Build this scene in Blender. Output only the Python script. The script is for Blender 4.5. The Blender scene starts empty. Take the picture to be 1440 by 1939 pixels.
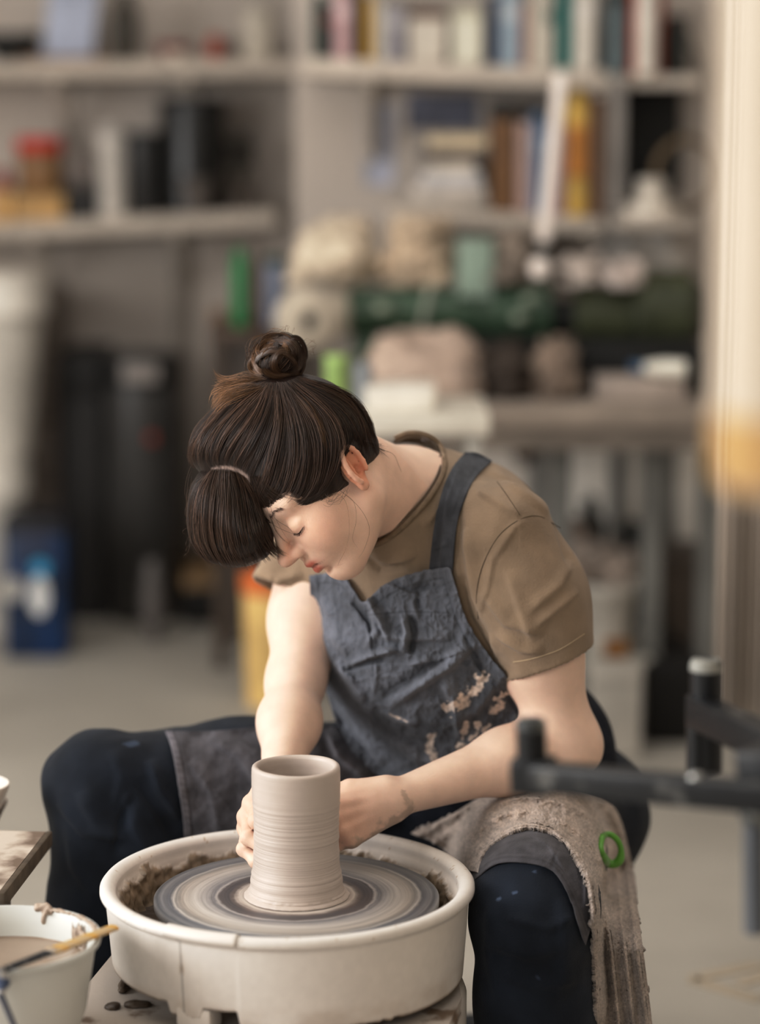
import bpy, bmesh, math, random
import numpy as np
from mathutils import Vector, Matrix
from mathutils.bvhtree import BVHTree

random.seed(7)
RNG = np.random.default_rng(7)
SC = bpy.context.scene
COL = SC.collection

# ------------------------------------------------------------------ camera
W_PX, H_PX = 1440.0, 1939.0
F_PX = 4700.0
PITCH = math.radians(9.45)
CAM_H = 1.43
cp, sp = math.cos(PITCH), math.sin(PITCH)
CAM = np.array([0, 0, CAM_H])
CR = np.array([1.0, 0, 0]); CU = np.array([0, sp, cp]); CT = np.array([0, -cp, sp])   # right, up, towards the camera

def at(px, py, Y):
    x = (px - W_PX / 2) / F_PX; y = -(py - H_PX / 2) / F_PX
    d = CR * x + CU * y - CT
    return CAM + d * (Y / d[1])

def at_z(px, py, Z):
    x = (px - W_PX / 2) / F_PX; y = -(py - H_PX / 2) / F_PX
    d = CR * x + CU * y - CT
    return CAM + d * ((Z - CAM_H) / d[2])

def pix(P):
    Q = np.asarray(P, dtype=float) - CAM
    z = -(Q @ CT)
    return np.stack([W_PX / 2 + F_PX * (Q @ CR) / z, H_PX / 2 - F_PX * (Q @ CU) / z], -1)

camd = bpy.data.cameras.new('camera'); cam = bpy.data.objects.new('camera', camd); COL.objects.link(cam)
cam.location = (0, 0, CAM_H); cam.rotation_euler = (math.pi / 2 - PITCH, 0, 0)
camd.sensor_fit = 'VERTICAL'; camd.sensor_height = 36; camd.sensor_width = 36 * W_PX / H_PX
camd.lens = F_PX / H_PX * 36
camd.clip_start = 0.05; camd.clip_end = 60
camd.dof.use_dof = True; camd.dof.focus_distance = 3.12; camd.dof.aperture_fstop = 1.4
SC.camera = cam

# ------------------------------------------------------------------ tagging
def tag(o, label=None, cat=None, group=None, kind=None):
    if label: o['label'] = label
    if cat: o['category'] = cat
    if group: o['group'] = group
    if kind: o['kind'] = kind
    return o

def thing(name, label, cat, loc=(0, 0, 0), rz=0.0, group=None):
    o = bpy.data.objects.new(name, None); COL.objects.link(o)
    o.location = loc; o.rotation_euler = (0, 0, rz); o.empty_display_size = .05
    return tag(o, label, cat, group)

def link(name, me, m=None, parent=None, smooth=True):
    o = bpy.data.objects.new(name, me); COL.objects.link(o)
    if m is not None and not me.materials: me.materials.append(m)
    if smooth: me.polygons.foreach_set('use_smooth', [True] * len(me.polygons))
    if parent is not None: o.parent = parent
    return o

# ------------------------------------------------------------------ materials
def srgb(r, g, b):
    def f(c):
        c /= 255.0
        return c / 12.92 if c <= .04045 else ((c + .055) / 1.055) ** 2.4
    return (f(r), f(g), f(b), 1)

MATS = {}
def mat(name, col, rough=.6, var=.12, scale=8.0, bump=.0, bscale=60.0, metal=0.0, spec=.4, col2=None, attr=False,
        stretch=(1, 1, 1), sheen=0.0, sss=0.0, coat=0.0, det=4.0, lo=.35, hi=.65, trans=0.0, alpha=1.0):
    if name in MATS: return MATS[name]
    m = bpy.data.materials.new(name); m.use_nodes = True; nt = m.node_tree; N = nt.nodes; L = nt.links
    b = N['Principled BSDF']; c = col if isinstance(col, tuple) and len(col) == 4 else srgb(*col)
    tc = N.new('ShaderNodeTexCoord'); mp = N.new('ShaderNodeMapping'); mp.inputs['Scale'].default_value = stretch
    L.new(tc.outputs['Object'], mp.inputs['Vector'])
    nz = N.new('ShaderNodeTexNoise'); nz.inputs['Scale'].default_value = scale; nz.inputs['Detail'].default_value = det
    L.new(mp.outputs['Vector'], nz.inputs['Vector'])
    mr = N.new('ShaderNodeMapRange'); mr.inputs['From Min'].default_value = lo; mr.inputs['From Max'].default_value = hi
    L.new(nz.outputs['Fac'], mr.inputs['Value'])
    mx = N.new('ShaderNodeMix'); mx.data_type = 'RGBA'
    c2 = col2 if col2 is not None else tuple(x * (1 - var * 1.6) for x in c[:3]) + (1,)
    if len(c2) == 3: c2 = srgb(*c2)
    hi_c = c if col2 is not None else tuple(min(1, x * (1 + var)) for x in c[:3]) + (1,)
    mx.inputs['A'].default_value = c2; mx.inputs['B'].default_value = hi_c
    L.new(mr.outputs['Result'], mx.inputs['Factor'])
    out = mx.outputs['Result']
    if attr:
        at_ = N.new('ShaderNodeAttribute'); at_.attribute_name = 'Col'
        mu = N.new('ShaderNodeMix'); mu.data_type = 'RGBA'; mu.blend_type = 'MULTIPLY'; mu.inputs['Factor'].default_value = 1
        L.new(out, mu.inputs['A']); L.new(at_.outputs['Color'], mu.inputs['B']); out = mu.outputs['Result']
    L.new(out, b.inputs['Base Color'])
    b.inputs['Roughness'].default_value = rough; b.inputs['Metallic'].default_value = metal
    b.inputs['Specular IOR Level'].default_value = spec
    if sheen: b.inputs['Sheen Weight'].default_value = sheen; b.inputs['Sheen Roughness'].default_value = .6
    if sss:
        b.inputs['Subsurface Weight'].default_value = sss; b.inputs['Subsurface Scale'].default_value = .008
        b.inputs['Subsurface Radius'].default_value = (1, .35, .2)
    if coat: b.inputs['Coat Weight'].default_value = coat; b.inputs['Coat Roughness'].default_value = .15
    if trans: b.inputs['Transmission Weight'].default_value = trans
    if bump:
        n2 = N.new('ShaderNodeTexNoise'); n2.inputs['Scale'].default_value = bscale; n2.inputs['Detail'].default_value = 6
        L.new(mp.outputs['Vector'], n2.inputs['Vector'])
        bp = N.new('ShaderNodeBump'); bp.inputs['Strength'].default_value = bump; bp.inputs['Distance'].default_value = .004
        L.new(n2.outputs['Fac'], bp.inputs['Height']); L.new(bp.outputs['Normal'], b.inputs['Normal'])
    MATS[name] = m
    return m

# ------------------------------------------------------------------ mesh builders (all return meshes)
def from_np(name, V, F, col=None):
    me = bpy.data.meshes.new(name)
    V = np.asarray(V, np.float32); F = np.asarray(F, np.int32); k = F.shape[1]
    me.vertices.add(len(V)); me.vertices.foreach_set('co', V.ravel())
    me.loops.add(F.size); me.loops.foreach_set('vertex_index', F.ravel())
    me.polygons.add(len(F)); me.polygons.foreach_set('loop_start', np.arange(0, F.size, k, dtype=np.int32))
    me.update(calc_edges=True); me.validate()
    if col is not None: set_col(me, col)
    return me

def set_col(me, col):
    a = me.attributes.new('Col', 'FLOAT_COLOR', 'POINT')
    c = np.ones((len(me.vertices), 4), np.float32); c[:, :3] = col
    a.data.foreach_set('color', c.ravel())

def bm_mesh(bm, name='mesh'):
    bmesh.ops.recalc_face_normals(bm, faces=bm.faces)
    me = bpy.data.meshes.new(name); bm.to_mesh(me); bm.free(); return me

def add_box(bm, c, s, bev=.003, rot=None, seg=2):
    r = bmesh.ops.create_cube(bm, size=1.0); vs = r['verts']
    M = Matrix.Translation(Vector(c)) @ (rot.to_4x4() if rot is not None else Matrix.Identity(4)) @ Matrix.Diagonal((s[0], s[1], s[2], 1))
    bmesh.ops.transform(bm, matrix=M, verts=vs)
    if bev > 0:
        es = list({e for v in vs for e in v.link_edges})
        bmesh.ops.bevel(bm, geom=es, offset=min(bev, min(s) * .45), segments=seg, affect='EDGES', profile=.6)
    return bm

def add_lathe(bm, prof, c=(0, 0, 0), n=48, sx=1.0, sy=1.0, close=False):
    rings = []
    for r, z in prof:
        if r < 1e-5: rings.append([bm.verts.new((c[0], c[1], c[2] + z))])
        else: rings.append([bm.verts.new((c[0] + sx * r * math.cos(2 * math.pi * i / n), c[1] + sy * r * math.sin(2 * math.pi * i / n), c[2] + z)) for i in range(n)])
    for a, b in zip(rings, rings[1:]):
        if len(a) == 1 and len(b) == 1: continue
        for i in range(n):
            j = (i + 1) % n
            if len(a) == 1: bm.faces.new((a[0], b[i], b[j]))
            elif len(b) == 1: bm.faces.new((a[i], b[0], a[j]))
            else: bm.faces.new((a[i], b[i], b[j], a[j]))
    return bm

def add_tube(bm, pts, r, n=12, caps=True):
    pts = [Vector(p) for p in pts]; rs = r if isinstance(r, (list, tuple)) else [r] * len(pts)
    rings = []; up = None
    for i, p in enumerate(pts):
        t = (pts[min(i + 1, len(pts) - 1)] - pts[max(i - 1, 0)]).normalized()
        if up is None: up = t.orthogonal().normalized()
        else: up = (up - t * up.dot(t)).normalized()
        s = t.cross(up)
        rings.append([bm.verts.new(p + (up * math.cos(2 * math.pi * k / n) + s * math.sin(2 * math.pi * k / n)) * rs[i]) for k in range(n)])
    for a, b in zip(rings, rings[1:]):
        for k in range(n): bm.faces.new((a[k], a[(k + 1) % n], b[(k + 1) % n], b[k]))
    if caps:
        bm.faces.new(rings[0][::-1]); bm.faces.new(rings[-1])
    return bm

def add_prism(bm, poly, z0, z1, bev=0.0):
    lo = [bm.verts.new((x, y, z0)) for x, y in poly]; hi = [bm.verts.new((x, y, z1)) for x, y in poly]
    n = len(poly); fs = [bm.faces.new(lo[::-1]), bm.faces.new(hi)]
    for i in range(n): fs.append(bm.faces.new((lo[i], lo[(i + 1) % n], hi[(i + 1) % n], hi[i])))
    if bev:
        es = list({e for f in fs for e in f.edges})
        bmesh.ops.bevel(bm, geom=es, offset=bev, segments=2, affect='EDGES')
    return bm

def autosmooth(o, deg=40):
    me = o.data
    me.polygons.foreach_set('use_smooth', [True] * len(me.polygons))
    try: me.set_sharp_from_angle(angle=math.radians(deg))
    except Exception: pass
    return o

def box_obj(name, c, s, m, parent=None, bev=.003, rot=None):
    bm = bmesh.new(); add_box(bm, c, s, bev, rot); return autosmooth(link(name, bm_mesh(bm), m, parent))

def lathe_obj(name, prof, m, parent=None, c=(0, 0, 0), n=48, sx=1.0, sy=1.0, deg=50):
    bm = bmesh.new(); add_lathe(bm, prof, c, n, sx, sy); return autosmooth(link(name, bm_mesh(bm), m, parent), deg)

def tube_obj(name, pts, r, m, parent=None, n=12):
    bm = bmesh.new(); add_tube(bm, pts, r, n); return autosmooth(link(name, bm_mesh(bm), m, parent), 60)

# ------------------------------------------------------------------ noise
def _hash(ix, iy, iz, seed):
    h = (ix.astype(np.int64) * 374761393 + iy.astype(np.int64) * 668265263 + iz.astype(np.int64) * 2147483647 + seed * 974634777) & 0xffffffff
    h = ((h ^ (h >> 13)) * 1274126177) & 0xffffffff
    return ((h ^ (h >> 16)) & 0xffff) / 65535.0

def vnoise(P, seed=0):
    P = np.asarray(P, dtype=np.float64); i = np.floor(P); f = P - i; f = f * f * (3 - 2 * f); i = i.astype(np.int64); out = 0
    for dx in (0, 1):
        for dy in (0, 1):
            for dz in (0, 1):
                w = (f[..., 0] if dx else 1 - f[..., 0]) * (f[..., 1] if dy else 1 - f[..., 1]) * (f[..., 2] if dz else 1 - f[..., 2])
                out = out + w * _hash(i[..., 0] + dx, i[..., 1] + dy, i[..., 2] + dz, seed)
    return out * 2 - 1

def fbm(P, o=3, seed=0):
    s = 0; a = 1.0
    P = np.asarray(P, dtype=np.float64)
    for k in range(o): s = s + a * vnoise(P * 2 ** k, seed + k); a *= .5
    return s

# ------------------------------------------------------------------ implicit surfaces
def smin(a, b, k):
    if k <= 0: return np.minimum(a, b)
    h = np.maximum(k - np.abs(a - b), 0) / k
    return np.minimum(a, b) - h * h * k * .25

def d_cone(P, a, b, ra, rb):
    ba = b - a; L2 = ba @ ba; pa = P - a
    t = np.clip((pa @ ba) / L2, 0, 1)
    q = pa - t[..., None] * ba
    return np.sqrt((q * q).sum(-1)) - (ra + (rb - ra) * t)

def d_ell(P, c, A, r):
    q = (P - c) @ A.T
    k0 = np.sqrt(((q / r) ** 2).sum(-1)); k1 = np.sqrt(((q / (r * r)) ** 2).sum(-1)) + 1e-9
    return k0 * (k0 - 1) / k1

class Field:
    def __init__(s): s.ops = []; s.post = None
    def add(s, fn, lo, hi, k=.02, mode='+', pad=.03):
        s.ops.append((fn, np.asarray(lo) - pad - k, np.asarray(hi) + pad + k, k, mode)); return s
    def cone(s, a, b, ra, rb, k=.02, mode='+'):
        a = np.asarray(a, float); b = np.asarray(b, float); r = max(ra, rb)
        return s.add(lambda P: d_cone(P, a, b, ra, rb), np.minimum(a, b) - r, np.maximum(a, b) + r, k, mode)
    def ell(s, c, A, r, k=.02, mode='+'):
        c = np.asarray(c, float); A = np.asarray(A, float); r = np.asarray(r, float); R = max(r)
        return s.add(lambda P: d_ell(P, c, A, r), c - R, c + R, k, mode)
    def chain(s, pts, rs, k=.02):
        for i in range(len(pts) - 1): s.cone(pts[i], pts[i + 1], rs[i], rs[i + 1], k)
        return s
    def eval(s, P, lo, hi):
        d = np.full(P.shape[:-1], .5)
        for fn, l, h, k, mode in s.ops:
            if np.any(l > hi) or np.any(h < lo): continue
            v = fn(P)
            if mode == '+': d = smin(d, v, k)
            else: d = -smin(-d, v, k)
        if s.post is not None: d = s.post(P, d)
        return d
    def bounds(s):
        return np.min([o[1] for o in s.ops if o[4] == '+'], 0), np.max([o[2] for o in s.ops if o[4] == '+'], 0)

def extract(fld, vox, C=22):
    lo, hi = fld.bounds(); n = np.ceil((hi - lo) / vox).astype(int) + 2
    ids_all, pos_all, quads = [], [], []
    NX, NY, NZ = [int(v) + C * 2 for v in n]
    half = (C + 1) * vox / 2
    for sx in range(0, n[0], C):
        for sy in range(0, n[1], C):
            for sz in range(0, n[2], C):
                s0 = np.array([sx, sy, sz]); c = lo + (s0 + (C + 1) / 2) * vox
                d0 = fld.eval(c[None, :], c - half, c + half)[0]
                if abs(d0) > half * 1.7321 * 1.6: continue
                ax = [lo[a] + (s0[a] + np.arange(C + 2)) * vox for a in range(3)]
                P = np.stack(np.meshgrid(*ax, indexing='ij'), -1)
                d = fld.eval(P, c - half, c + half)
                neg = d < 0
                if neg.all() or not neg.any(): continue
                cs = [(i, j, k) for i in (0, 1) for j in (0, 1) for k in (0, 1)]
                sub = lambda A, o: A[o[0]:o[0] + C + 1, o[1]:o[1] + C + 1, o[2]:o[2] + C + 1]
                cnt = sum(sub(neg, o).astype(np.int8) for o in cs)
                act = (cnt > 0) & (cnt < 8); I = np.argwhere(act)
                if not len(I): continue
                D = np.stack([d[I[:, 0] + o[0], I[:, 1] + o[1], I[:, 2] + o[2]] for o in cs], 1)
                acc = np.zeros((len(I), 3)); num = np.zeros(len(I))
                for a in range(8):
                    for b in range(a + 1, 8):
                        if sum(abs(cs[a][q] - cs[b][q]) for q in range(3)) != 1: continue
                        m = (D[:, a] < 0) != (D[:, b] < 0); t = np.where(m, D[:, a] / np.where(m, D[:, a] - D[:, b], 1), 0)
                        pa = np.array(cs[a], float); pb = np.array(cs[b], float)
                        acc += m[:, None] * (pa + t[:, None] * (pb - pa)); num += m
                pos = lo + (I + s0 + acc / num[:, None]) * vox
                gid = ((I[:, 0] + sx) * NY + (I[:, 1] + sy)) * NZ + (I[:, 2] + sz)
                ids_all.append(gid); pos_all.append(pos)
                for axn in range(3):
                    b_, c_ = (axn + 1) % 3, (axn + 2) % 3
                    o = [1, 1, 1]; s_ = [slice(1, C + 1)] * 3; e_ = [slice(1, C + 1)] * 3
                    e_[axn] = slice(2, C + 2)
                    A = neg[tuple(s_)]; B = neg[tuple(e_)]
                    E = np.argwhere(A != B) + 1
                    if not len(E): continue
                    inside = neg[E[:, 0], E[:, 1], E[:, 2]]
                    def gi(db, dc):
                        Q = E.copy(); Q[:, b_] -= db; Q[:, c_] -= dc
                        return ((Q[:, 0] + sx) * NY + (Q[:, 1] + sy)) * NZ + (Q[:, 2] + sz)
                    q = np.stack([gi(1, 1), gi(0, 1), gi(0, 0), gi(1, 0)], 1)
                    q[~inside] = q[~inside][:, ::-1]
                    quads.append(q)
    ids = np.concatenate(ids_all); pos = np.concatenate(pos_all); Q = np.concatenate(quads)
    u, first = np.unique(ids, return_index=True)
    V = pos[first]; idx = np.searchsorted(u, Q); ok = (idx < len(u)).all(1); idx = np.minimum(idx, len(u) - 1); ok &= (u[idx] == Q).all(1)
    return V, idx[ok]

def vnormals(V, F):
    a = V[F[:, 2]] - V[F[:, 0]]; b = V[F[:, 3]] - V[F[:, 1]]
    n = np.cross(a, b); N = np.zeros_like(V)
    for k in range(4): np.add.at(N, F[:, k], n)
    return N / (np.linalg.norm(N, axis=1, keepdims=True) + 1e-12)

# ------------------------------------------------------------------ sculpt strokes, drawn on a surface
def seg_dist(Q, pts):
    best = np.full(len(Q), 1e9); tt = np.zeros(len(Q)); pts = np.asarray(pts, float)
    L = np.r_[0, np.cumsum(np.linalg.norm(np.diff(pts, axis=0), axis=1))]; side = np.zeros(len(Q))
    for i in range(len(pts) - 1):
        ab = pts[i + 1] - pts[i]; t = np.clip(((Q - pts[i]) @ ab) / (ab @ ab), 0, 1)
        v = Q - pts[i] - t[:, None] * ab; d = np.linalg.norm(v, axis=1); m = d < best
        sd = np.sign(ab[0] * v[:, 1] - ab[1] * v[:, 0])
        best[m] = d[m]; tt[m] = ((L[i] + t * (L[i + 1] - L[i])) / L[-1])[m]; side[m] = sd[m]
    return best, tt, side

def strokes(Q, S):
    """sum of fold ridges/valleys; each = (points, width px, height m)"""
    out = np.zeros(len(Q))
    for pts, w, a in S:
        d, t, sd = seg_dist(Q, pts)
        tap = np.clip(np.minimum(t, 1 - t) * 5, 0, 1) ** .7
        m = d < 4 * w
        # sharp on one side, soft on the other, as a fold is
        ww = np.where(sd > 0, w * .6, w * 1.5)
        out[m] += (a * np.exp(-(d / ww) ** 2) * tap)[m]
    return out

def inpoly(Q, poly):
    x, y = Q[:, 0], Q[:, 1]; c = np.zeros(len(Q), bool); n = len(poly)
    for i in range(n):
        x0, y0 = poly[i]; x1, y1 = poly[(i + 1) % n]
        if y0 == y1: continue
        k = ((y0 > y) != (y1 > y)) & (x < (x1 - x0) * (y - y0) / (y1 - y0) + x0); c ^= k
    return c

def poly_sd(Q, poly):
    d, _, _ = seg_dist(Q, list(poly) + [poly[0]])
    return np.where(inpoly(Q, poly), -d, d)

def bvh_of(objs):
    V = []; F = []; o_ = 0
    for o in objs:
        me = o.data; M = np.array(o.matrix_world)
        v = np.empty(len(me.vertices) * 3, np.float32); me.vertices.foreach_get('co', v); v = v.reshape(-1, 3)
        v = v @ M[:3, :3].T + M[:3, 3]
        V.append(v); F += [[i + o_ for i in p.vertices] for p in me.polygons]; o_ += len(v)
    return BVHTree.FromPolygons(np.concatenate(V).tolist(), F)

def ray_depth(bvh, px, py):
    """world Y where the sight line through (px,py) meets the surface"""
    p = at(px, py, 1.0); d = Vector(p - CAM).normalized()
    h = bvh.ray_cast(Vector(CAM), d)
    return None if h[0] is None else h[0].y

def resample(pts, n):
    pts = np.asarray(pts, float)
    # catmull-rom, then even spacing
    P = np.vstack([2 * pts[0] - pts[1], pts, 2 * pts[-1] - pts[-2]]); out = []
    for i in range(1, len(P) - 2):
        for t in np.linspace(0, 1, 16, endpoint=False):
            a, b, c, d = P[i - 1], P[i], P[i + 1], P[i + 2]
            out.append(.5 * ((2 * b) + (c - a) * t + (2 * a - 5 * b + 4 * c - d) * t * t + (3 * b - a - 3 * c + d) * t ** 3))
    out.append(pts[-1]); out = np.array(out)
    L = np.r_[0, np.cumsum(np.linalg.norm(np.diff(out, axis=0), axis=1))]
    s = np.linspace(0, L[-1], n)
    return np.stack([np.interp(s, L, out[:, k]) for k in range(pts.shape[1])], 1)

def blur2(A, n=1):
    for _ in range(n):
        B = np.pad(A, 1, mode='edge')
        A = (B[:-2, 1:-1] + B[2:, 1:-1] + B[1:-1, :-2] + B[1:-1, 2:] + 4 * B[1:-1, 1:-1]) / 8
    return A

def up2(A, n, m):
    u = np.linspace(0, A.shape[0] - 1, n); v = np.linspace(0, A.shape[1] - 1, m)
    B = np.stack([np.interp(v, np.arange(A.shape[1]), r) for r in A])
    return np.stack([np.interp(u, np.arange(A.shape[0]), B[:, j]) for j in range(m)], 1)

def drape(name, top, bottom, left, right, bvh, m, parent, nu=200, nv=200, off=.006, thick=.002, taut=20, S=(), fold=None,
          color=None, depth0=3.2, hem=(0, 0, 0, 0), cu=44, cv=44, depth_fix=None, soft=0):
    """a cloth sheet laid over what is below it. top/bottom run left to right, left/right run top to bottom (pixel curves)."""
    def patch(n, k):
        T, B = resample(top, n), resample(bottom, n); Lf, R = resample(left, k), resample(right, k)
        u = np.linspace(0, 1, n)[None, :, None]; v = np.linspace(0, 1, k)[:, None, None]
        return ((1 - v) * T[None] + v * B[None] + (1 - u) * Lf[:, None] + u * R[:, None]
                - ((1 - u) * (1 - v) * T[0] + u * (1 - v) * T[-1] + (1 - u) * v * B[0] + u * v * B[-1]))
    C = patch(cu, cv); D = np.full((cv, cu), np.nan)
    for j in range(cv):
        for i in range(cu):
            r = ray_depth(bvh, C[j, i, 0], C[j, i, 1])
            if r is not None and abs(r - depth0) < .6: D[j, i] = r
    bad = np.isnan(D)
    D0 = np.where(bad, np.nanmean(D) if (~bad).any() else depth0, D)
    for _ in range(400): D0 = np.where(bad, blur2(D0), D0)
    X = D0.copy()
    for _ in range(taut): X = np.minimum(D0, blur2(X))
    X = blur2(X, 2 + soft)
    if depth_fix is not None: X = depth_fix(C, X)
    G = patch(nu, nv); Df = up2(X, nv, nu) - off
    Q = G.reshape(-1, 2); U = np.tile(np.linspace(0, 1, nu), nv); Vv = np.repeat(np.linspace(0, 1, nv), nu)
    h = strokes(Q, S) if len(S) else np.zeros(len(Q))
    if fold is not None: h = h + fold(Q, U, Vv)
    wpx = np.linalg.norm(np.asarray(top[0], float) - np.asarray(top[-1], float)) + 1; hpx = np.linalg.norm(np.asarray(left[0], float) - np.asarray(left[-1], float)) + 1
    e = np.minimum.reduce([np.where(hem[0], Vv * hpx, 1e3), np.where(hem[1], (1 - Vv) * hpx, 1e3), np.where(hem[2], U * wpx, 1e3), np.where(hem[3], (1 - U) * wpx, 1e3)])
    h = h + .0011 * (e < 15) - .0008 * np.exp(-((e - 15) / 2.0) ** 2)
    h = np.maximum(h, -off * .62)
    Dv = Df.reshape(-1) - h
    x = (Q[:, 0] - W_PX / 2) / F_PX; y = -(Q[:, 1] - H_PX / 2) / F_PX
    d = CR * x[:, None] + CU * y[:, None] - CT
    V = CAM + d * (Dv / d[:, 1])[:, None]
    idx = np.arange(nu * nv).reshape(nv, nu)
    F = np.stack([idx[:-1, :-1], idx[1:, :-1], idx[1:, 1:], idx[:-1, 1:]], -1).reshape(-1, 4)
    # give it a back
    Nn = vnormals(V, F); Nn *= np.sign(-(Nn * d).sum(1).mean())
    n0 = len(V); V2 = np.vstack([V, V - Nn * thick]); F2 = np.vstack([F, F[:, ::-1] + n0])
    bd = np.concatenate([idx[0, :], idx[1:, -1], idx[-1, -2::-1], idx[-2:0:-1, 0]]); bn = np.roll(bd, -1)
    F2 = np.vstack([F2, np.stack([bd, bn, bn + n0, bd + n0], 1)])
    col = np.ones((n0, 3)) if color is None else color(Q, U, Vv, e, h)
    me = from_np(name, V2, F2, np.vstack([col, col * .8]))
    return link(name, me, m, parent)
# ================================================================== THE POTTER
def unit(v): v = np.asarray(v, float); return v / np.linalg.norm(v)

# head frame: origin between the ears; columns forward, left, up
hf = unit(-.575 * CR - .745 * CU + .335 * CT)
hu = -.73 * CR + .62 * CU + .24 * CT; hu = unit(hu - hf * (hu @ hf))
hl = np.cross(hu, hf)
HC = at(615, 903, 3.17)
HA = np.stack([hf, hl, hu])
def hp(f, l, u): return HC + hf * f + hl * l + hu * u
def to_head(P): return (P - HC) @ HA.T

S_L, S_R = at(962, 1015, 3.22), at(585, 1062, 3.43)
E_L, W_L = at(1070, 1405, 3.23), at(752, 1510, 3.10)
E_R, W_R = at(560, 1290, 3.30), at(530, 1490, 3.11)
NB = at(775, 945, 3.31)
PEL = at(930, 1490, 3.45)
HIP_R, KN_R, AN_R = at(790, 1490, 3.46), at(183, 1482, 3.30), at(215, 2080, 3.24)
HIP_L, KN_L, AN_L = at(1010, 1540, 3.42), at(1014, 1722, 3.00), at(1012, 2170, 2.98)
MID = (S_L + S_R) / 2
tu = unit(MID - PEL); tl = S_L - S_R; tl = unit(tl - tu * (tl @ tu)); tf = np.cross(tl, tu)   # up, left, front of the torso
if tf @ CT < 0: tf = -tf
TA = np.stack([tf, tl, tu])
def tp(f, l, u): return PEL + tf * f + tl * l + tu * u
TH = np.linalg.norm(MID - PEL)

def torso(F, g=0.0):
    k = .06
    F.ell(tp(-.01, 0, TH - .10), TA, np.array([.105, .150, .16]) + g, k)
    F.ell(tp(.045, .0, TH - .13), TA, np.array([.085, .125, .10]) + g, k)
    F.ell(tp(0, 0, .16), TA, np.array([.112, .150, .17]) + g, k)
    F.ell(tp(0, 0, .02), TA, np.array([.125, .175, .13]) + g, k)
    F.cone(tp(-.03, -.11, TH - .02), tp(-.03, .11, TH - .02), .055 + g, .055 + g, k)
    F.cone(NB - tu * .03, tp(-.02, .10, TH - .03), .05 + g, .05 + g, k)
    F.cone(NB - tu * .03, tp(-.02, -.10, TH - .03), .05 + g, .05 + g, k)
    F.cone(NB, tp(-.03, 0, TH - .06), .055 + g, .09 + g, k)
    F.ell(at(890, 985, 3.37), np.eye(3), np.array([.085, .075, .072]) + g, k)

def arm_l(F, g=0.0, k=.04): F.chain([S_L, (S_L * .45 + E_L * .55), E_L], [.056 + g, .050 + g, .041 + g], k)
def arm_r(F, g=0.0, k=.04): F.chain([S_R, (S_R * .5 + E_R * .5), E_R], [.050 + g, .040 + g, .036 + g], k)

body = Field(); torso(body); arm_l(body); arm_r(body)
ml = W_L * .35 + E_L * .65
body.chain([E_L, ml, W_L], [.041, .040, .0235], .03)
body.ell(E_L + unit(E_L - S_L) * .012, np.eye(3), (.038, .038, .036), .03)
mr = W_R * .4 + E_R * .6
body.chain([E_R, mr, W_R], [.035, .038, .024], .03)
# neck
body.cone(NB, hp(-.035, 0, -.02), .060, .050, .04)
body.cone(NB + tf * .02, hp(-.0, 0, -.05), .050, .042, .03)
body.cone(hp(-.01, .045, -.03), NB + tf * .055 + tl * .02 - tu * .01, .012, .010, .03)      # the cord of the neck
body.cone(NB + tf * .055 + tl * .02 - tu * .02, tp(.035, .12, TH + .01), .010, .013, .035)   # collar bone
# legs (under the jeans)
for a, b, c in ((HIP_R, KN_R, AN_R), (HIP_L, KN_L, AN_L)):
    body.chain([a, b], [.075, .048], .04); body.chain([b, b * .6 + c * .4, c], [.046, .045, .03], .03)
    ft = unit([0.0, -1.0, 0.0]); body.cone(c, c + ft * .13 - np.array([0, 0, .035]), .03, .024, .03)
# head
HB = HA
def hell(c, r, k=.02, mode='+', A=None): body.ell(hp(*c), HA if A is None else A, np.array(r), k, mode)
def hcone(a, b, ra, rb, k=.01, mode='+'): body.cone(hp(*a), hp(*b), ra, rb, k, mode)
hell((.002, 0, .048), (.088, .075, .080), .02)
hell((.028, 0, -.012), (.064, .060, .080), .03)
hell((.046, 0, -.052), (.042, .045, .046), .03)
for s in (1, -1):
    hcone((.002, s * .050, -.052), (.064, s * .012, -.092), .016, .015, .03)
    hell((.062, s * .036, -.030), (.031, .029, .032), .024)       # cheek
    hell((.076, s * .030, .028), (.009, .024, .009), .024)        # brow
hell((.072, 0, -.088), (.016, .019, .015), .020)                  # chin
hell((.083, 0, -.055), (.017, .026, .020), .018)                  # muzzle
for s in (1, -1): hell((.110, s * .032, -.001), (.020, .019, .012), .016, '-')   # eye socket
hcone((.090, 0, .014), (.1170, 0, -.024), .0060, .0082, .014)     # nose
hell((.1190, 0, -.0275), (.0100, .0100, .0088), .008)
hell((.104, 0, -.031), (.014, .014, .008), .008)
for s in (1, -1):
    hell((.1025, s * .0128, -.031), (.0098, .0064, .0076), .005)
    hell((.1085, s * .0075, -.0400), (.0055, .0030, .0032), .003, '-')
    hell((.0795, s * .032, -.0030), (.0150, .0180, .0138), .004)   # closed lid
    hcone((.0935, s * .019, .0085), (.0850, s * .047, .0070), .0015, .0015, .005, '-')   # crease of the lid
hcone((.0975, .0, -.0405), (.1015, 0, -.048), .002, .002, .006, '-')
for s in (1, -1):
    hcone((.1005, 0.0, -.0545), (.088, s * .022, -.0590), .0056, .0022, .005)   # upper lip
    hcone((.0970, 0.0, -.0670), (.087, s * .019, -.0625), .0062, .0022, .005)   # lower lip
    hcone((.1060, 0.0, -.0605), (.0900, s * .020, -.0608), .0022, .0013, .003, '-')
hell((.0920, 0, -.0775), (.006, .016, .004), .008, '-')
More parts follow.
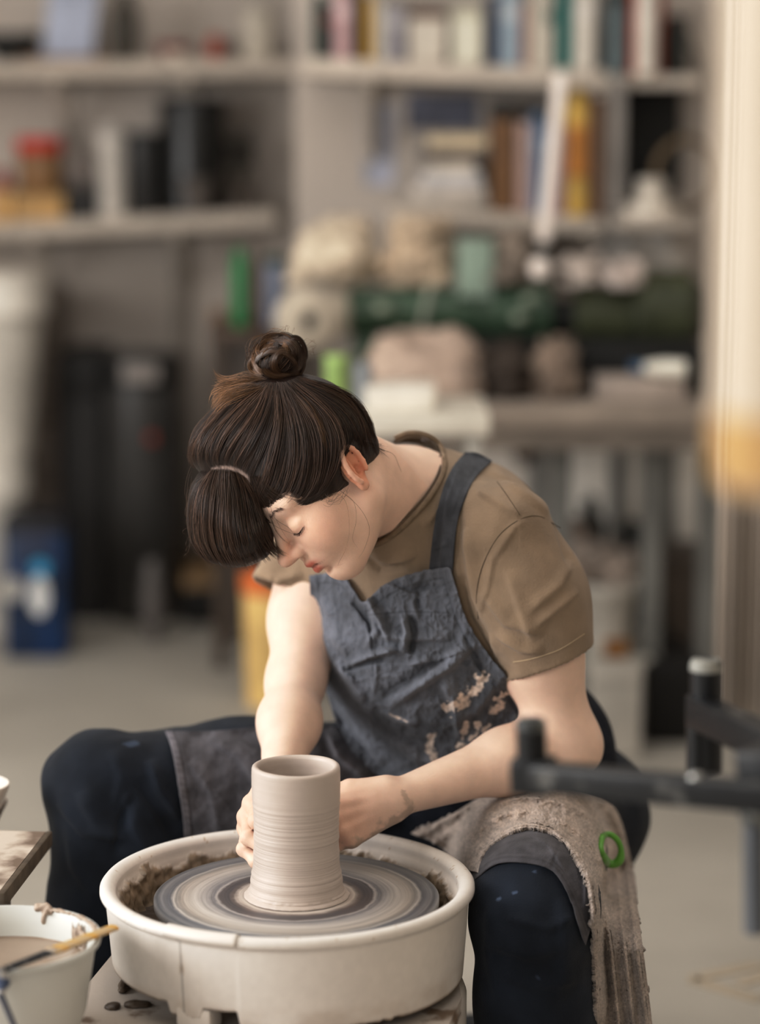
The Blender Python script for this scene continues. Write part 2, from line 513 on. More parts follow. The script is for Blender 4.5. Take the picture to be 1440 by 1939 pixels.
# ears
for s in (1, -1):
    ea = unit(hu * .96 - hf * .26 + 0 * hl); el_ = unit(hl * s + .0 * hf - .28 * hf * 1); el_ = unit(el_ - ea * (el_ @ ea)); ef = np.cross(ea, el_)
    EA = np.stack([ef, el_, ea]); ec = hp(-.006, s * .079, -.002)
    def ep(a, b, c): return ec + ef * a * (s) + el_ * b + ea * c
    body.ell(ec, EA, np.array([.0160, .0068, .027]), .008)
    ring = [ep(-.012 * math.cos(t) * 1.15 - .001, .0095, .026 * math.sin(t) + (.002)) for t in np.linspace(-1.1, 3.7, 12)]
    for a, b in zip(ring, ring[1:]): body.cone(a, b, .0036, .0036, .002)
    body.ell(ep(-.001, .0105, .005), EA, np.array([.0085, .0075, .0165]), .003, '-')
    body.cone(ep(-.006, .006, .013), ep(-.005, .006, -.010), .0022, .0028, .003)
    body.ell(ep(.003, .008, -.006), EA, np.array([.0062, .0100, .0080]), .002, '-')
    body.ell(ep(-.001, .002, -.027), EA, np.array([.0085, .0050, .0085]), .006)
    body.ell(ep(.0125, .005, -.006), EA, np.array([.0035, .0040, .0055]), .003)

# hands -------------------------------------------------------------
def hand(W, a, n, side, curls, spread=(.10, .03, -.04, -.11), thumb=None, scale=1.0, tc=(.3, .35)):
    """a: wrist to knuckles, n: out of the palm, side=+1 puts the thumb at a x n"""
    a = unit(a); n = unit(n - a * (n @ a)); b = np.cross(a, n) * side; sc = scale
    kn = []
    for i, (off, ln) in enumerate(((.027, .086), (.009, .089), (-.010, .084), (-.027, .076))):
        base = W + (a * .012 + b * off * .55) * sc; k = W + (a * ln + b * off - n * (.004 if i in (1, 2) else 0)) * sc
        body.cone(base, k, .0145 * sc, .0112 * sc, .014); kn.append(k)
        if i < 3: body.cone(base + a * .02 - n * .0138 * sc, k - n * .0088 * sc, .0016, .0030, .007)
        body.ell(k - n * .0050 * sc, np.eye(3), np.array([.0088] * 3) * sc, .006)
    body.cone(W, W + a * .03 * sc, .020 * sc, .019 * sc, .014)
    ls = ((.041, .025, .020), (.045, .028, .021), (.042, .026, .020), (.033, .020, .018)); nails = []
    for i, k in enumerate(kn):
        th = 0.0; d0 = unit(a + b * spread[i]); p = k; r = .0092 * sc * (.9 if i == 3 else 1)
        for j in range(3):
            th += curls[i][j]; d = d0 * math.cos(th) + n * math.sin(th); q = p + d * ls[i][j] * sc
            body.cone(p, q, r, r * .93, .0045)
            body.ell(p - n * .001, np.eye(3), (r * 1.06,) * 3, .004)
            r *= .93; p = q
        nn = -n * math.cos(th) + d0 * math.sin(th)
        nails.append((p - d * .002 + nn * r * .80, d, nn))
    t = thumb if thumb is not None else (a * .55 + b * .8 + n * .35)
    t = unit(t); p0 = W + (a * .012 + b * .016) * sc; p1 = p0 + unit(t + b * .25) * .044 * sc
    t2 = unit(t * math.cos(tc[0]) + n * math.sin(tc[0]) + a * .3); p2 = p1 + t2 * .034 * sc
    t3 = unit(t2 + n * tc[1] + a * .3); p3 = p2 + t3 * .026 * sc
    body.cone(p0, p1, .0165 * sc, .0125 * sc, .012); body.cone(p1, p2, .0115 * sc, .0102 * sc, .005); body.cone(p2, p3, .0102 * sc, .0088 * sc, .004)
    nails.append((p3, t3, unit(np.cross(t3, a) * side)))
    return nails
POTX = at(563, 1695, 2.97)[0]
# her left hand, right of the pot: the back of the hand towards us, fingers passing behind the clay
aL = unit(at(652, 1553, 3.075) - W_L)
hand(W_L, aL, unit(np.array([-.45, .80, -.25])), -1, ((.55, .5, .4), (.5, .55, .45), (.5, .55, .45), (.45, .5, .4)), thumb=unit(aL * .95 + CU * .12 + np.array([0, .25, 0])), tc=(.15, .2))
# her right hand, left of the pot, fingers down its side
aR = unit(at(470, 1548, 3.015) - W_R)
hand(W_R, aR, unit(np.array([1.0, -.15, -.35])), -1, ((.35, .75, .6), (.45, .85, .6), (.5, .9, .6), (.5, .9, .6)), thumb=unit(aR * .8 + np.array([.5, .5, -.1])), tc=(.3, .3))

BV, BF = extract(body, .0027)
print('body', len(BV))
def body_color(V):
    q = to_head(V); c = np.tile(np.array([1.0, 1.0, 1.0]), (len(V), 1))
    def blend(mask, t):
        nonlocal c
        m = np.clip(mask, 0, 1)[:, None]; c = c * (1 - m) + np.array(t) * m
    g = lambda c0, r: np.exp(-(((q - np.array(c0)) / np.array(r)) ** 2).sum(1))
    inhead = (q[:, 2] > -.12) & (q[:, 0] > -.09) & (np.linalg.norm(q, axis=1) < .2)
    mh = inhead * 1.0
    blend(mh * .30, (.98, .85, .76))
    for s in (1, -1):
        blend(.55 * mh * g((.072, s * .045, -.022), (.03, .03, .026)), (.98, .66, .56))
        blend(.95 * mh * np.clip(g((-.006, s * .083, 0), (.03, .012, .04)) * 1.3, 0, 1), (.90, .56, .42))
        blend(.5 * mh * g((.092, s * .031, .001), (.014, .018, .010)), (.99, .88, .80))
    blend(.55 * mh * g((.115, 0, -.026), (.014, .016, .014)), (.96, .60, .50))
    lip = np.clip(1.35 * np.maximum(g((.100, 0, -.0555), (.018, .021, .0054)), g((.097, 0, -.0665), (.018, .018, .0062))), 0, 1) ** 1.5
    blend(.95 * mh * lip, (.66, .25, .21))
    blend(.9 * mh * g((.100, 0, -.0607), (.024, .021, .0018)), (.28, .07, .06))
    # scalp shadow under hair
    # hands redder at the knuckles, slip drying on them
    for Wc, sgn in ((W_L, -1), (W_R, -1)):
        d = np.linalg.norm(V - (Wc + (aL if Wc is W_L else aR) * .085), axis=1); n = fbm(V * 90, 2, 5)
        blend(.45 * np.exp(-(d / .055) ** 2), (.98, .70, .58))
    Q = pix(V)
    d1 = np.linalg.norm(V - W_L, axis=1)
    low, _, _ = seg_dist(Q, [(660, 1612), (700, 1594), (745, 1560), (775, 1535)])
    m = np.clip(1.9 - low / 9 + fbm(V * 120, 3, 9) * 1.1, 0, 1) * (d1 < .13) * (Q[:, 0] < 800)
    blend(m * .9, (.60, .60, .58))
    sp, _, _ = seg_dist(Q, [(764, 1500), (770, 1512)]); blend((sp < 5) * (d1 < .05) * .6, (.55, .56, .55))
    dr = np.linalg.norm(V - (W_R + aR * .11), axis=1)
    m = np.clip(.55 + fbm(V * 70, 3, 4) * 1.0, 0, 1) * (dr < .075)
    blend(m * .75, (.80, .76, .73))
    return c
M_SKIN = mat('skin', (233, 205, 187), rough=.52, var=.035, scale=40, bump=.10, bscale=420, spec=.35, attr=True, sss=.12)
me = from_np('person', BV, BF, body_color(BV))
person = link('person', me, M_SKIN)
tag(person, 'woman in brown t-shirt and blue-grey apron bent over the wheel, both hands around the clay', 'person')

# ------------------------------------------------------------------ t-shirt
hemL_c, hemR_c = at(1038, 1252, 3.22), at(529, 1112, 3.39)
sh = Field(); torso(sh, .010)
sh.cone(NB + tf * .055 + tl * .02 - tu * .02, tp(.035, .12, TH + .01), .021, .024, .04); sh.cone(NB + tf * .02, NB + tf * .02 + unit(hp(0, 0, -.05) - NB) * .06, .061, .056, .04)
sh.chain([S_L - tl * .01, S_L * .5 + hemL_c * .5 + np.array([0.004, 0, 0]), hemL_c + unit(E_L - S_L) * .03], [.068, .067, .062], .045)
sR = unit(-.37 * CR - .90 * CU + .2 * CT)
sh.chain([S_R, hemR_c + sR * .02], [.062, .043], .045)
# hollow the sleeves at their hems
hollow = []
dL = unit(E_L - S_L + np.array([0, 0, 0.0]))
nL = unit(at(1115, 1222, 3.215) - at(972, 1280, 3.215)); 
nLp = unit(np.cross(nL, -CT + .0 * CU)); nLp = nLp if nLp @ dL > 0 else -nLp
nLp = unit(nLp - .10 * CT)
neck_poly = [(800, 822), (828, 838), (843, 880), (826, 922), (796, 968), (760, 1006), (722, 1028), (684, 1036), (640, 1020), (600, 960), (620, 860), (720, 800)]
SH_FOLDS = [
 ([(905, 1180), (925, 1120), (935, 1060), (975, 1000), (1000, 985)], 7, .0022),
 ([(940, 1200), (990, 1230), (1030, 1235)], 10, .004), ([(915, 1120), (960, 1180), (1030, 1200)], 11, .004),
 ([(1000, 1160), (1060, 1110), (1085, 1060)], 10, .003), ([(1010, 1190), (1060, 1150), (1095, 1120)], 8, .003),
 ([(960, 1080), (985, 1150), (1010, 1215)], 12, .003), ([(925, 890), (980, 930), (1040, 975)], 9, .0035),
 ([(905, 930), (950, 960), (985, 980)], 9, .003), ([(880, 1000), (890, 1080), (905, 1160)], 12, .004),
 ([(870, 960), (868, 1040), (880, 1130)], 8, -.003), ([(1040, 960), (1060, 1010), (1080, 1080)], 10, -.003),
 ([(925, 1200), (935, 1250), (960, 1290)], 9, .004), ([(868, 1090), (888, 1170), (930, 1245), (965, 1285)], 12, -.007),
 ([(700, 1045), (740, 1065), (790, 1050)], 10, .004), ([(690, 1060), (720, 1080), (770, 1075)], 8, -.004),
 ([(480, 1095), (520, 1105), (575, 1090)], 8, .003), ([(800, 1000), (830, 970), (850, 930)], 9, .003)]
def shirt_post(P, d):
    q = P.reshape(-1, 3); dd = d.reshape(-1).copy()
    near = np.abs(dd) < .03
    if near.any():
        qq = q[near]; dd[near] -= fbm(qq * np.array([16, 16, 11]), 2, 11) * .0028
    shell = np.maximum(dd, -(dd + .0065))
    # neck opening: a cone about the neck, and what the collar line shows at the front
    x = pix(q); front = q[:, 1] < NB[1] + .035
    npd = np.where(front, poly_sd_fast(x, neck_poly) * (3.2 / F_PX), 1.0)
    ncone = d_cone(q, NB - tu * .005 - tl * .008, hp(-.02, 0, -.03), .050, .066)
    shell = np.maximum(shell, -np.minimum(npd, ncone))
    # sleeve hems, shirt bottom
    pl = (q - hemL_c) @ nLp
    nearL = np.linalg.norm(q - hemL_c, axis=1) < .14
    shell = np.where(nearL & ((q - hemL_c) @ CR > -.068), np.maximum(shell, pl), shell)
    pr = (q - (hemR_c)) @ sR; nearR = np.linalg.norm(q - hemR_c, axis=1) < .11
    shell = np.where(nearR & (x[:, 0] < 600), np.maximum(shell, pr), shell)
    shell = np.maximum(shell, -((q - tp(0, 0, .02)) @ tu))
    return shell.reshape(d.shape)
def poly_sd_fast(x, poly): return poly_sd(x, poly)
sh.post = shirt_post
SV, SF = extract(sh, .0030)
SN = vnormals(SV, SF); Qs = pix(SV); vis = np.clip((SN @ CT) * 2.5 + .3, 0, 1)
SV = SV + SN * ((strokes(Qs, [(a_, b_ * .9, c_ * 1.6) for a_, b_, c_ in SH_FOLDS]) + .0012 * (1 - np.abs(fbm(SV * np.array([30, 30, 16]), 2, 15)))) * vis)[:, None]
# stitching and hems: darker seam lines
col = np.ones((len(SV), 3))
def seam(pts, w, v, flt=None):
    d, t, _ = seg_dist(Qs, pts); m = np.exp(-(d / w) ** 2) * (vis > .1)
    if flt is not None: m = m * flt
    global col; col = col * (1 - m[:, None] * (1 - v))
M_SHIRT = mat('olive_jersey', (148, 129, 108), rough=.9, var=.07, scale=25, bump=.22, bscale=350, spec=.15, attr=True, sheen=.15)
shirt = link('t_shirt', from_np('t_shirt', SV, SF, col), M_SHIRT, person)

# ------------------------------------------------------------------ jeans
jn = Field()
jn.ell(tp(-.0, 0, .03), TA, np.array([.135, .185, .14]), .05)
jn.ell(at(1032, 1540, 3.50), np.eye(3), (.150, .15, .130), .05)
jn.chain([HIP_R, HIP_R * .5 + KN_R * .5, KN_R], [.098, .086, .067], .05)
jn.chain([KN_R, KN_R * .6 + AN_R * .4, AN_R - np.array([0, 0, .0])], [.064, .074, .070], .03)
jn.cone(at(780, 1545, 3.46), at(270, 1575, 3.33), .08, .062, .05)
jn.cone(at(225, 1560, 3.32), at(255, 1900, 3.30), .07, .06, .05)
jn.chain([HIP_L, HIP_L * .5 + KN_L * .5, KN_L], [.100, .088, .076], .05)
jn.chain([KN_L, KN_L * .6 + AN_L * .4, AN_L], [.076, .074, .066], .03)
def jeans_post(P, d):
    q = P.reshape(-1, 3); dd = d.reshape(-1).copy(); near = np.abs(dd) < .03
    if near.any(): dd[near] -= fbm(q[near] * np.array([13, 13, 10]), 3, 21) * .0048
    dd = np.maximum(dd, (.035 - q[:, 2]))
    return dd.reshape(d.shape)
jn.post = jeans_post
JV, JF = extract(jn, .0042)
JN = vnormals(JV, JF); Qj = pix(JV); vj = np.clip((JN @ CT) * 2.5 + .2, 0, 1)
JV = JV + JN * (strokes(Qj, [
 ([(150, 1500), (180, 1560), (230, 1600)], 16, .005), ([(240, 1500), (250, 1570), (290, 1640)], 14, .006), ([(255, 1480), (300, 1540), (330, 1590)], 12, -.005),
 ([(130, 1560), (140, 1640), (190, 1720)], 14, .004), ([(210, 1420), (230, 1470), (215, 1530)], 14, .003), ([(920, 1780), (1000, 1810), (1080, 1790)], 16, .004),
 ([(940, 1840), (1010, 1870), (1110, 1850)], 14, .004), ([(1060, 1700), (1070, 1800), (1050, 1900)], 16, .004), ([(930, 1700), (925, 1800), (945, 1900)], 16, .003),
 ([(255, 1500), (225, 1560), (215, 1620)], 9, -.006), ([(280, 1440), (300, 1500), (340, 1550)], 10, .007), ([(110, 1520), (160, 1580), (240, 1590)], 9, .005), ([(960, 1740), (1040, 1760), (1100, 1730)], 8, .004)]) * vj * 1.15)[:, None]
jc = np.ones((len(JV), 3)); n = fbm(JV * 26, 3, 31)
d1, _, _ = seg_dist(Qj, [(950, 1660), (940, 1760), (960, 1900)]); jc *= (1 + .9 * np.exp(-(d1 / 45) ** 2))[:, None]  # highlight down the shin, put into the denim colour
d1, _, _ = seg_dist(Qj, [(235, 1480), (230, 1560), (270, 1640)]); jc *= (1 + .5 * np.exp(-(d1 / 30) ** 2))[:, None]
jc *= (1 + .25 * n)[:, None]
for (x, y, r, v) in ((250, 1409, 9, 6), (1032, 1637, 5, 7), (1010, 1650, 3, 6), (975, 1690, 3, 6), (1018, 1852, 4, 4), (945, 1702, 2.5, 6), (1040, 1720, 2, 5)):
    m = (np.hypot((Qj[:, 0] - x) * .6, (Qj[:, 1] - y) * 1.6) < r) & (vj > .2); jc[m] *= v
M_DENIM = mat('dark_denim', (24, 30, 40), rough=.85, var=.12, scale=20, bump=.25, bscale=500, spec=.18, attr=True, sheen=.06)
jeans = link('jeans', from_np('jeans', JV, JF, jc), M_DENIM, person)

# shoes
for a in (AN_R, AN_L):
    f = Field(); f.cone(a * [1, 1, 0] + np.array([0, .04, .05]), a * [1, 1, 0] + np.array([0, -.14, .042]), .044, .040, .02); f.cone(a * [1, 1, 0] + [0, .02, .05], a * [1, 1, 0] + [0, .02, .11], .04, .042, .02)
    f.post = lambda P, d: np.maximum(d, -P[..., 2] + .004)
    v, q = extract(f, .006); link('shoe', from_np('shoe', v, q), mat('shoe_canvas', (50, 48, 46), rough=.8, bump=.1), person)

# ------------------------------------------------------------------ back of the apron, wrapped around the waist
ap = Field(); ap.ell(tp(-.005, 0, .15), TA, np.array([.134, .172, .23]), .05); ap.ell(tp(-.01, 0, .04), TA, np.array([.148, .20, .15]), .05)
def ap_post(P, d):
    q = P.reshape(-1, 3); dd = d.reshape(-1).copy(); dd -= fbm(q * np.array([18, 18, 7]), 2, 41) * .005
    s = np.maximum(dd, -(dd + .006)); L = (q - PEL) @ TA.T
    s = np.maximum(s, L[:, 2] - .33 - .25 * L[:, 0] * 0); s = np.maximum(s, -(L[:, 2] + .03))
    return s.reshape(d.shape)
ap.post = ap_post
v, q = extract(ap, .0045)
M_APD = mat('apron_linen_dark', (33, 36, 44), rough=.9, var=.15, scale=30, bump=.2, bscale=420, spec=.15)
wrap = link('apron_waist', from_np('apron_waist', v, q), M_APD, person)

bpy.context.view_layer.update()
BVH = bvh_of([shirt, jeans, wrap]); BVHJ = bvh_of([jeans, wrap])

BVHS = bvh_of([shirt]); BVHSP = bvh_of([shirt, person])
def line_on(name, pts, bvh, r, m, parent, off=.0, n=90, dflt=3.2, out=0):
    Q = resample(pts, n); dq = Q - np.array([738.0, 905.0]); dq /= np.linalg.norm(dq, axis=1, keepdims=True); D = np.array([min([(ray_depth(bvh, *(q + e_ * g_)) or 9.0) for g_ in ((0,) if not out else (out, out + 7, out + 14))]) for q, e_ in zip(Q, dq)]); D[D > 3.75] = np.nan; t = np.arange(n)
    D = np.interp(t, t[~np.isnan(D)], D[~np.isnan(D)]) if (~np.isnan(D)).any() else np.full(n, dflt)
    D = np.convolve(np.pad(D, 4, mode='edge'), np.ones(9) / 9, 'valid') - off
    return tube_obj(name, [tuple(at(q[0], q[1], d)) for q, d in zip(Q, D)], r, m, parent, 8)
M_SEAM = mat('seam_thread', (88, 73, 57), rough=.9); M_STI = mat('pale_stitching', (186, 168, 140), rough=.9); M_RIB = mat('collar_rib', (128, 110, 90), rough=.9, var=.1, scale=90, bump=.4, bscale=400)
line_on('sleeve_seam', [(906, 1172), (903, 1125), (915, 1070), (945, 1015), (985, 984), (1022, 978), (1062, 1000)], BVHS, .0006, M_SEAM, shirt, .0001)
line_on('shoulder_seam', [(942, 912), (962, 940), (985, 975)], BVHS, .0005, M_SEAM, shirt, .0001)
line_on('hem_stitch', [(972, 1254), (1010, 1247), (1060, 1230), (1108, 1200)], BVHS, .0006, M_STI, shirt, .0002)
line_on('collar', [(748, 830), (772, 821), (800, 822), (824, 833), (838, 852), (843, 880), (835, 907), (815, 940), (790, 970), (760, 999), (733, 1021), (708, 1033), (690, 1036)], BVHS, .0040, M_RIB, shirt, .0025, out=6)
line_on('collar_edge', [(752, 838), (772, 829), (798, 830), (818, 840), (830, 858), (834, 880), (827, 904), (808, 935), (784, 963), (755, 992), (730, 1012), (706, 1025), (694, 1028)], BVHS, .0014, M_SEAM, shirt, .0030, out=13)
# fabric of the apron: a fine linen weave in the sheet's own colour
M_AP = mat('apron_linen', (92, 95, 103), rough=.88, var=.16, scale=55, bump=.30, bscale=480, spec=.15, attr=True, sheen=.12, stretch=(1.6, 1, .7), det=8)
M_AP2 = mat('apron_linen_worn', (88, 86, 91), rough=.9, var=.16, scale=45, bump=.30, bscale=480, spec=.12, attr=True, sheen=.1, det=8)

def stains(Q, blobs, seed):
    m = np.zeros(len(Q)); P3 = np.c_[Q / 9.0, np.zeros(len(Q))]; nz = fbm(P3, 4, seed)
    for pts, w in blobs:
        d, t, _ = seg_dist(Q, pts); m = np.maximum(m, np.clip((w - d + nz * (w * .55 + 2)) / 2.5, 0, 1))
    return m
BIB_FOLDS = [(a_, b_ * .9, c_ * 1.7) for a_, b_, c_ in [
 ([(655, 1090), (690, 1130), (720, 1180), (735, 1215)], 6, .008), ([(700, 1145), (712, 1190), (690, 1230)], 8, .006), ([(665, 1135), (700, 1180), (715, 1255)], 7, -.006),
 ([(760, 1160), (768, 1200), (760, 1235)], 7, .008), ([(775, 1165), (783, 1200), (778, 1240)], 7, -.007), ([(655, 1265), (700, 1245), (755, 1230)], 6, .009),
 ([(650, 1272), (690, 1258), (730, 1250)], 6, -.008), ([(735, 1340), (780, 1310), (850, 1265), (905, 1215)], 12, .010), ([(725, 1322), (790, 1285), (850, 1240)], 10, -.008),
 ([(640, 1265), (665, 1290), (690, 1330)], 8, .007), ([(600, 1190), (630, 1250), (680, 1330), (700, 1360)], 9, .006), ([(720, 1345), (750, 1365), (790, 1375)], 6, .006),
 ([(700, 1130), (708, 1200), (712, 1280), (700, 1350), (715, 1420)], 5, .0035), ([(690, 1200), (760, 1210), (860, 1210)], 8, .004), ([(800, 1100), (790, 1140), (800, 1180)], 8, -.004),
 ([(610, 1130), (620, 1200), (660, 1240)], 14, .006), ([(830, 1290), (860, 1330), (870, 1400)], 12, .007), ([(740, 1400), (790, 1440), (840, 1450)], 10, .007),
 ([(640, 1330), (690, 1400), (730, 1450)], 12, .008), ([(770, 1260), (830, 1250), (880, 1230)], 6, .005), ([(840, 1380), (900, 1350), (940, 1300)], 10, .006),
 ([(730, 1100), (780, 1120), (840, 1110)], 6, -.003), ([(880, 1200), (900, 1250), (930, 1290)], 7, -.004)]]
CLAY = np.array([6.2, 4.9, 3.6])
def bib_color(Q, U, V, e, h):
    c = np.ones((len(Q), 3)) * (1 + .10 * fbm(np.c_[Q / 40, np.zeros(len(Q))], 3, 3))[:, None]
    c *= (1 - .22 * np.exp(-((e - 15) / 2.0) ** 2))[:, None]; c *= (1 + np.clip(h * 42, -.38, .42))[:, None]  # crease shading painted in: valleys darker, ridges lighter
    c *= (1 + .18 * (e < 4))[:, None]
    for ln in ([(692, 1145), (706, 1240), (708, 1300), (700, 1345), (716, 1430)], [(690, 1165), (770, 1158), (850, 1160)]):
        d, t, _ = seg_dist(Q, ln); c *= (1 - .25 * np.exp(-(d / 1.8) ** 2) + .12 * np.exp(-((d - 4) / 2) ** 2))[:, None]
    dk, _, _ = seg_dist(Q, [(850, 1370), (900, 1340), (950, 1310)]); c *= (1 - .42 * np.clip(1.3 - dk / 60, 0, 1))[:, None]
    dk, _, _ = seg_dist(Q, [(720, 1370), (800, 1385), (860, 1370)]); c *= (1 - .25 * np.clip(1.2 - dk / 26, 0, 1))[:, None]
    m = stains(Q, [([(912, 1285), (895, 1310), (872, 1335)], 11), ([(858, 1335), (846, 1345)], 9), ([(885, 1370), (875, 1400), (872, 1420)], 8), ([(818, 1392), (812, 1410), (822, 1438)], 7),
                   ([(948, 1320), (938, 1345)], 10), ([(905, 1372), (908, 1380)], 6), ([(740, 1353), (772, 1366)], 1.6), ([(925, 1375), (890, 1400)], 4)], 17)
    m = m * .92; tone_ = (1 + .25 * fbm(np.c_[Q / 5, np.zeros(len(Q))], 2, 19))[:, None]
    return c * (1 - m[:, None]) + CLAY * tone_ * m[:, None]
def bib_fold(Q, U, V):
    P = np.c_[Q / 26.0, np.zeros(len(Q))]; r = 1 - np.abs(fbm(P, 3, 77)); P2 = np.c_[Q[:, 0] / 14.0, Q[:, 1] / 30.0, np.zeros(len(Q))]; r2 = 1 - np.abs(fbm(P2, 2, 79)); return .0032 * r ** 2 + .0016 * r2 ** 3 + .0010 * fbm(P * 2.3, 2, 5)
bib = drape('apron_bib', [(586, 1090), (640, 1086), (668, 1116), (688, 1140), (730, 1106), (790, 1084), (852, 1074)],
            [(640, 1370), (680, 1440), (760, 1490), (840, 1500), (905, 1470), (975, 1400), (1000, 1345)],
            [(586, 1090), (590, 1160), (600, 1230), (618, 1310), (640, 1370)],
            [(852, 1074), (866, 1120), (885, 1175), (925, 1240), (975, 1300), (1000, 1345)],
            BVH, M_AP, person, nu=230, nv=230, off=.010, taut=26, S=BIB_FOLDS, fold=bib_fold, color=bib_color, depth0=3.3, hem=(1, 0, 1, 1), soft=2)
# collar inside at the nape, its shade put into the colour; pale care label
drape('collar_inside', [(744, 834), (775, 823), (806, 826), (838, 856)], [(748, 840), (776, 838), (806, 846), (834, 866)], [(744, 834), (748, 840)], [(838, 856), (834, 866)], BVHSP, mat('collar_shadow_cloth', (84, 70, 56), rough=.95), shirt, nu=40, nv=10, off=.003, taut=2, cu=12, cv=5)
drape('care_label', [(784, 828), (803, 828), (822, 840)], [(786, 840), (806, 845), (824, 854)], [(784, 828), (786, 840)], [(822, 840), (824, 854)], BVHSP, mat('pale_label', (186, 184, 194), rough=.8, var=.2, scale=200), shirt, nu=20, nv=8, off=.0055, taut=2, cu=8, cv=5)
# straps
def plain(v=1.0, hl=0.0):
    def f(Q, U, V, e, h):
        c = np.ones((len(Q), 3)) * v * (1 + .15 * fbm(np.c_[Q / 22, np.zeros(len(Q))], 3, 8))[:, None]
        c = c * (1 + hl * (e < 14) - hl * .5 * (np.sin(V * 120) > .6) * (e < 14) * (e > 3))[:, None]
        return c * (1 - .25 * np.exp(-((e - (15 if hl else 9)) / 2.0) ** 2))[:, None] * (1 + np.clip(h * 30, -.3, .35))[:, None]  # fold height also tints the cloth, as painted crease shading
    return f
strap = drape('apron_strap', [(882, 856), (905, 858), (932, 872)], [(812, 1085), (832, 1088), (856, 1084)],
              [(882, 856), (858, 885), (838, 930), (822, 1000), (812, 1085)], [(932, 872), (900, 905), (876, 950), (862, 1010), (856, 1084)],
              BVH, M_AP, person, nu=46, nv=150, off=.0085, taut=3, cu=10, cv=40, thick=.003,
              S=[([(868, 885), (846, 950), (838, 1020), (834, 1080)], 5, .003), ([(905, 880), (875, 930), (858, 980)], 5, -.002), ([(820, 1040), (850, 1030)], 5, .002)], color=plain(.52), depth0=3.2)
# apron skirt over her right thigh (left in the photo)
rt = drape('apron_skirt', [(313, 1384), (400, 1384), (500, 1376), (600, 1370), (700, 1400)], [(350, 1620), (420, 1640), (520, 1640), (620, 1600), (740, 1560)],
           [(313, 1384), (326, 1420), (340, 1500), (348, 1560), (350, 1620)], [(700, 1400), (720, 1440), (730, 1500), (740, 1560)],
           BVHJ, M_AP2, person, nu=200, nv=120, off=.008, taut=14, depth0=3.4, hem=(0, 0, 1, 0), color=plain(.86, .75),
           S=[([(395, 1395), (450, 1430), (500, 1500)], 14, .007), ([(440, 1385), (500, 1420), (560, 1500)], 12, -.006), ([(360, 1440), (400, 1500), (420, 1600)], 14, .005),
              ([(620, 1380), (640, 1430), (700, 1480)], 12, .010), ([(640, 1370), (680, 1420), (730, 1450)], 10, -.008), ([(470, 1500), (520, 1540), (600, 1560)], 12, .005)],
           fold=lambda Q, U, V: .002 * fbm(np.c_[Q / 30, np.zeros(len(Q))], 3, 12))
# apron over her left knee
lt = drape('apron_skirt', [(890, 1560), (940, 1520), (1010, 1505), (1080, 1530), (1130, 1600)], [(893, 1672), (930, 1640), (975, 1632), (1040, 1645), (1075, 1690), (1110, 1790)],
           [(890, 1560), (888, 1610), (893, 1672)], [(1130, 1600), (1140, 1680), (1110, 1790)],
           BVHJ, M_AP2, person, nu=130, nv=90, off=.008, taut=8, depth0=3.05, hem=(0, 1, 0, 0), color=plain(.85),
           S=[([(905, 1620), (960, 1590), (1030, 1580)], 9, .004), ([(1000, 1575), (1040, 1600), (1075, 1650)], 8, .005), ([(1062, 1590), (1045, 1640)], 3, -.002), ([(1085, 1600), (1110, 1660), (1110, 1730)], 8, .005)],
           fold=lambda Q, U, V: .0018 * fbm(np.c_[Q / 24, np.zeros(len(Q))], 3, 13))
bpy.context.view_layer.update()
BVH2 = bvh_of([jeans, wrap, lt])
# ================================================================== HAIR
PXM = 3.17 / F_PX
def blob(F, px, py, D, rx, ry, rd, k=.03): F.ell(at(px, py, D), np.stack([CR, CU, CT]), (rx * PXM, ry * PXM, rd), k)
hm = Field()
hm.ell(hp(-.001, 0, .046), HA, (.093, .087, .092), .02)
blob(hm, 432, 846, 3.165, 74, 72, .062); blob(hm, 500, 802, 3.165, 80, 80, .070); blob(hm, 572, 797, 3.17, 80, 80, .075); blob(hm, 610, 838, 3.17, 80, 78, .080)
blob(hm, 684, 850, 3.19, 30, 22, .045)
HAIR_LINE = [(.010, -.022), (.035, -.016), (.060, -.002), (.095, .022)]
def hm_post(P, d):
    q = to_head(P.reshape(-1, 3)); dd = d.reshape(-1).copy()
    dd -= .0016 * fbm(q * np.array([60, 60, 14]), 2, 61)
    lim = np.interp(q[:, 0], [-.12, -.03, -.016, .012, .035, .060, .085, .10, .2], [-.075, -.055, -.026, -.024, -.017, -.002, .022, .05, .08])
    dd = np.maximum(dd, (lim - q[:, 2]) * .8)
    for s in (1, -1):
        ear = d_ell(q, np.array([-.010, s * .082, -.010]), np.eye(3), np.array([.021, .030, .028])); dd = np.maximum(dd, -ear)
    return dd.reshape(d.shape)
hm.post = hm_post
HV, HF_ = extract(hm, .0028)
def hair_mass_color(V):
    Q = pix(V); c = np.tile(np.array([.55, .5, .5]), (len(V), 1)); q = to_head(V)
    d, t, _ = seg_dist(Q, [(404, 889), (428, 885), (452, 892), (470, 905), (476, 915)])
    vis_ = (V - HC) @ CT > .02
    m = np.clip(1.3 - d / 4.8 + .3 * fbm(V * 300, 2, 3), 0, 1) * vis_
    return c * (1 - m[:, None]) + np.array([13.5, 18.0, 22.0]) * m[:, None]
M_HAIR = mat('dark_brown_hair', (52, 38, 31), rough=.42, var=.25, scale=160, stretch=(1, 1, .12), bump=.35, bscale=420, spec=.5, attr=True)
M_STRAND = mat('hair_strands', (62, 45, 35), rough=.36, var=.10, scale=20, spec=.6, attr=True)
hair = link('hair', from_np('hair', HV, HF_, hair_mass_color(HV)), M_HAIR, person)
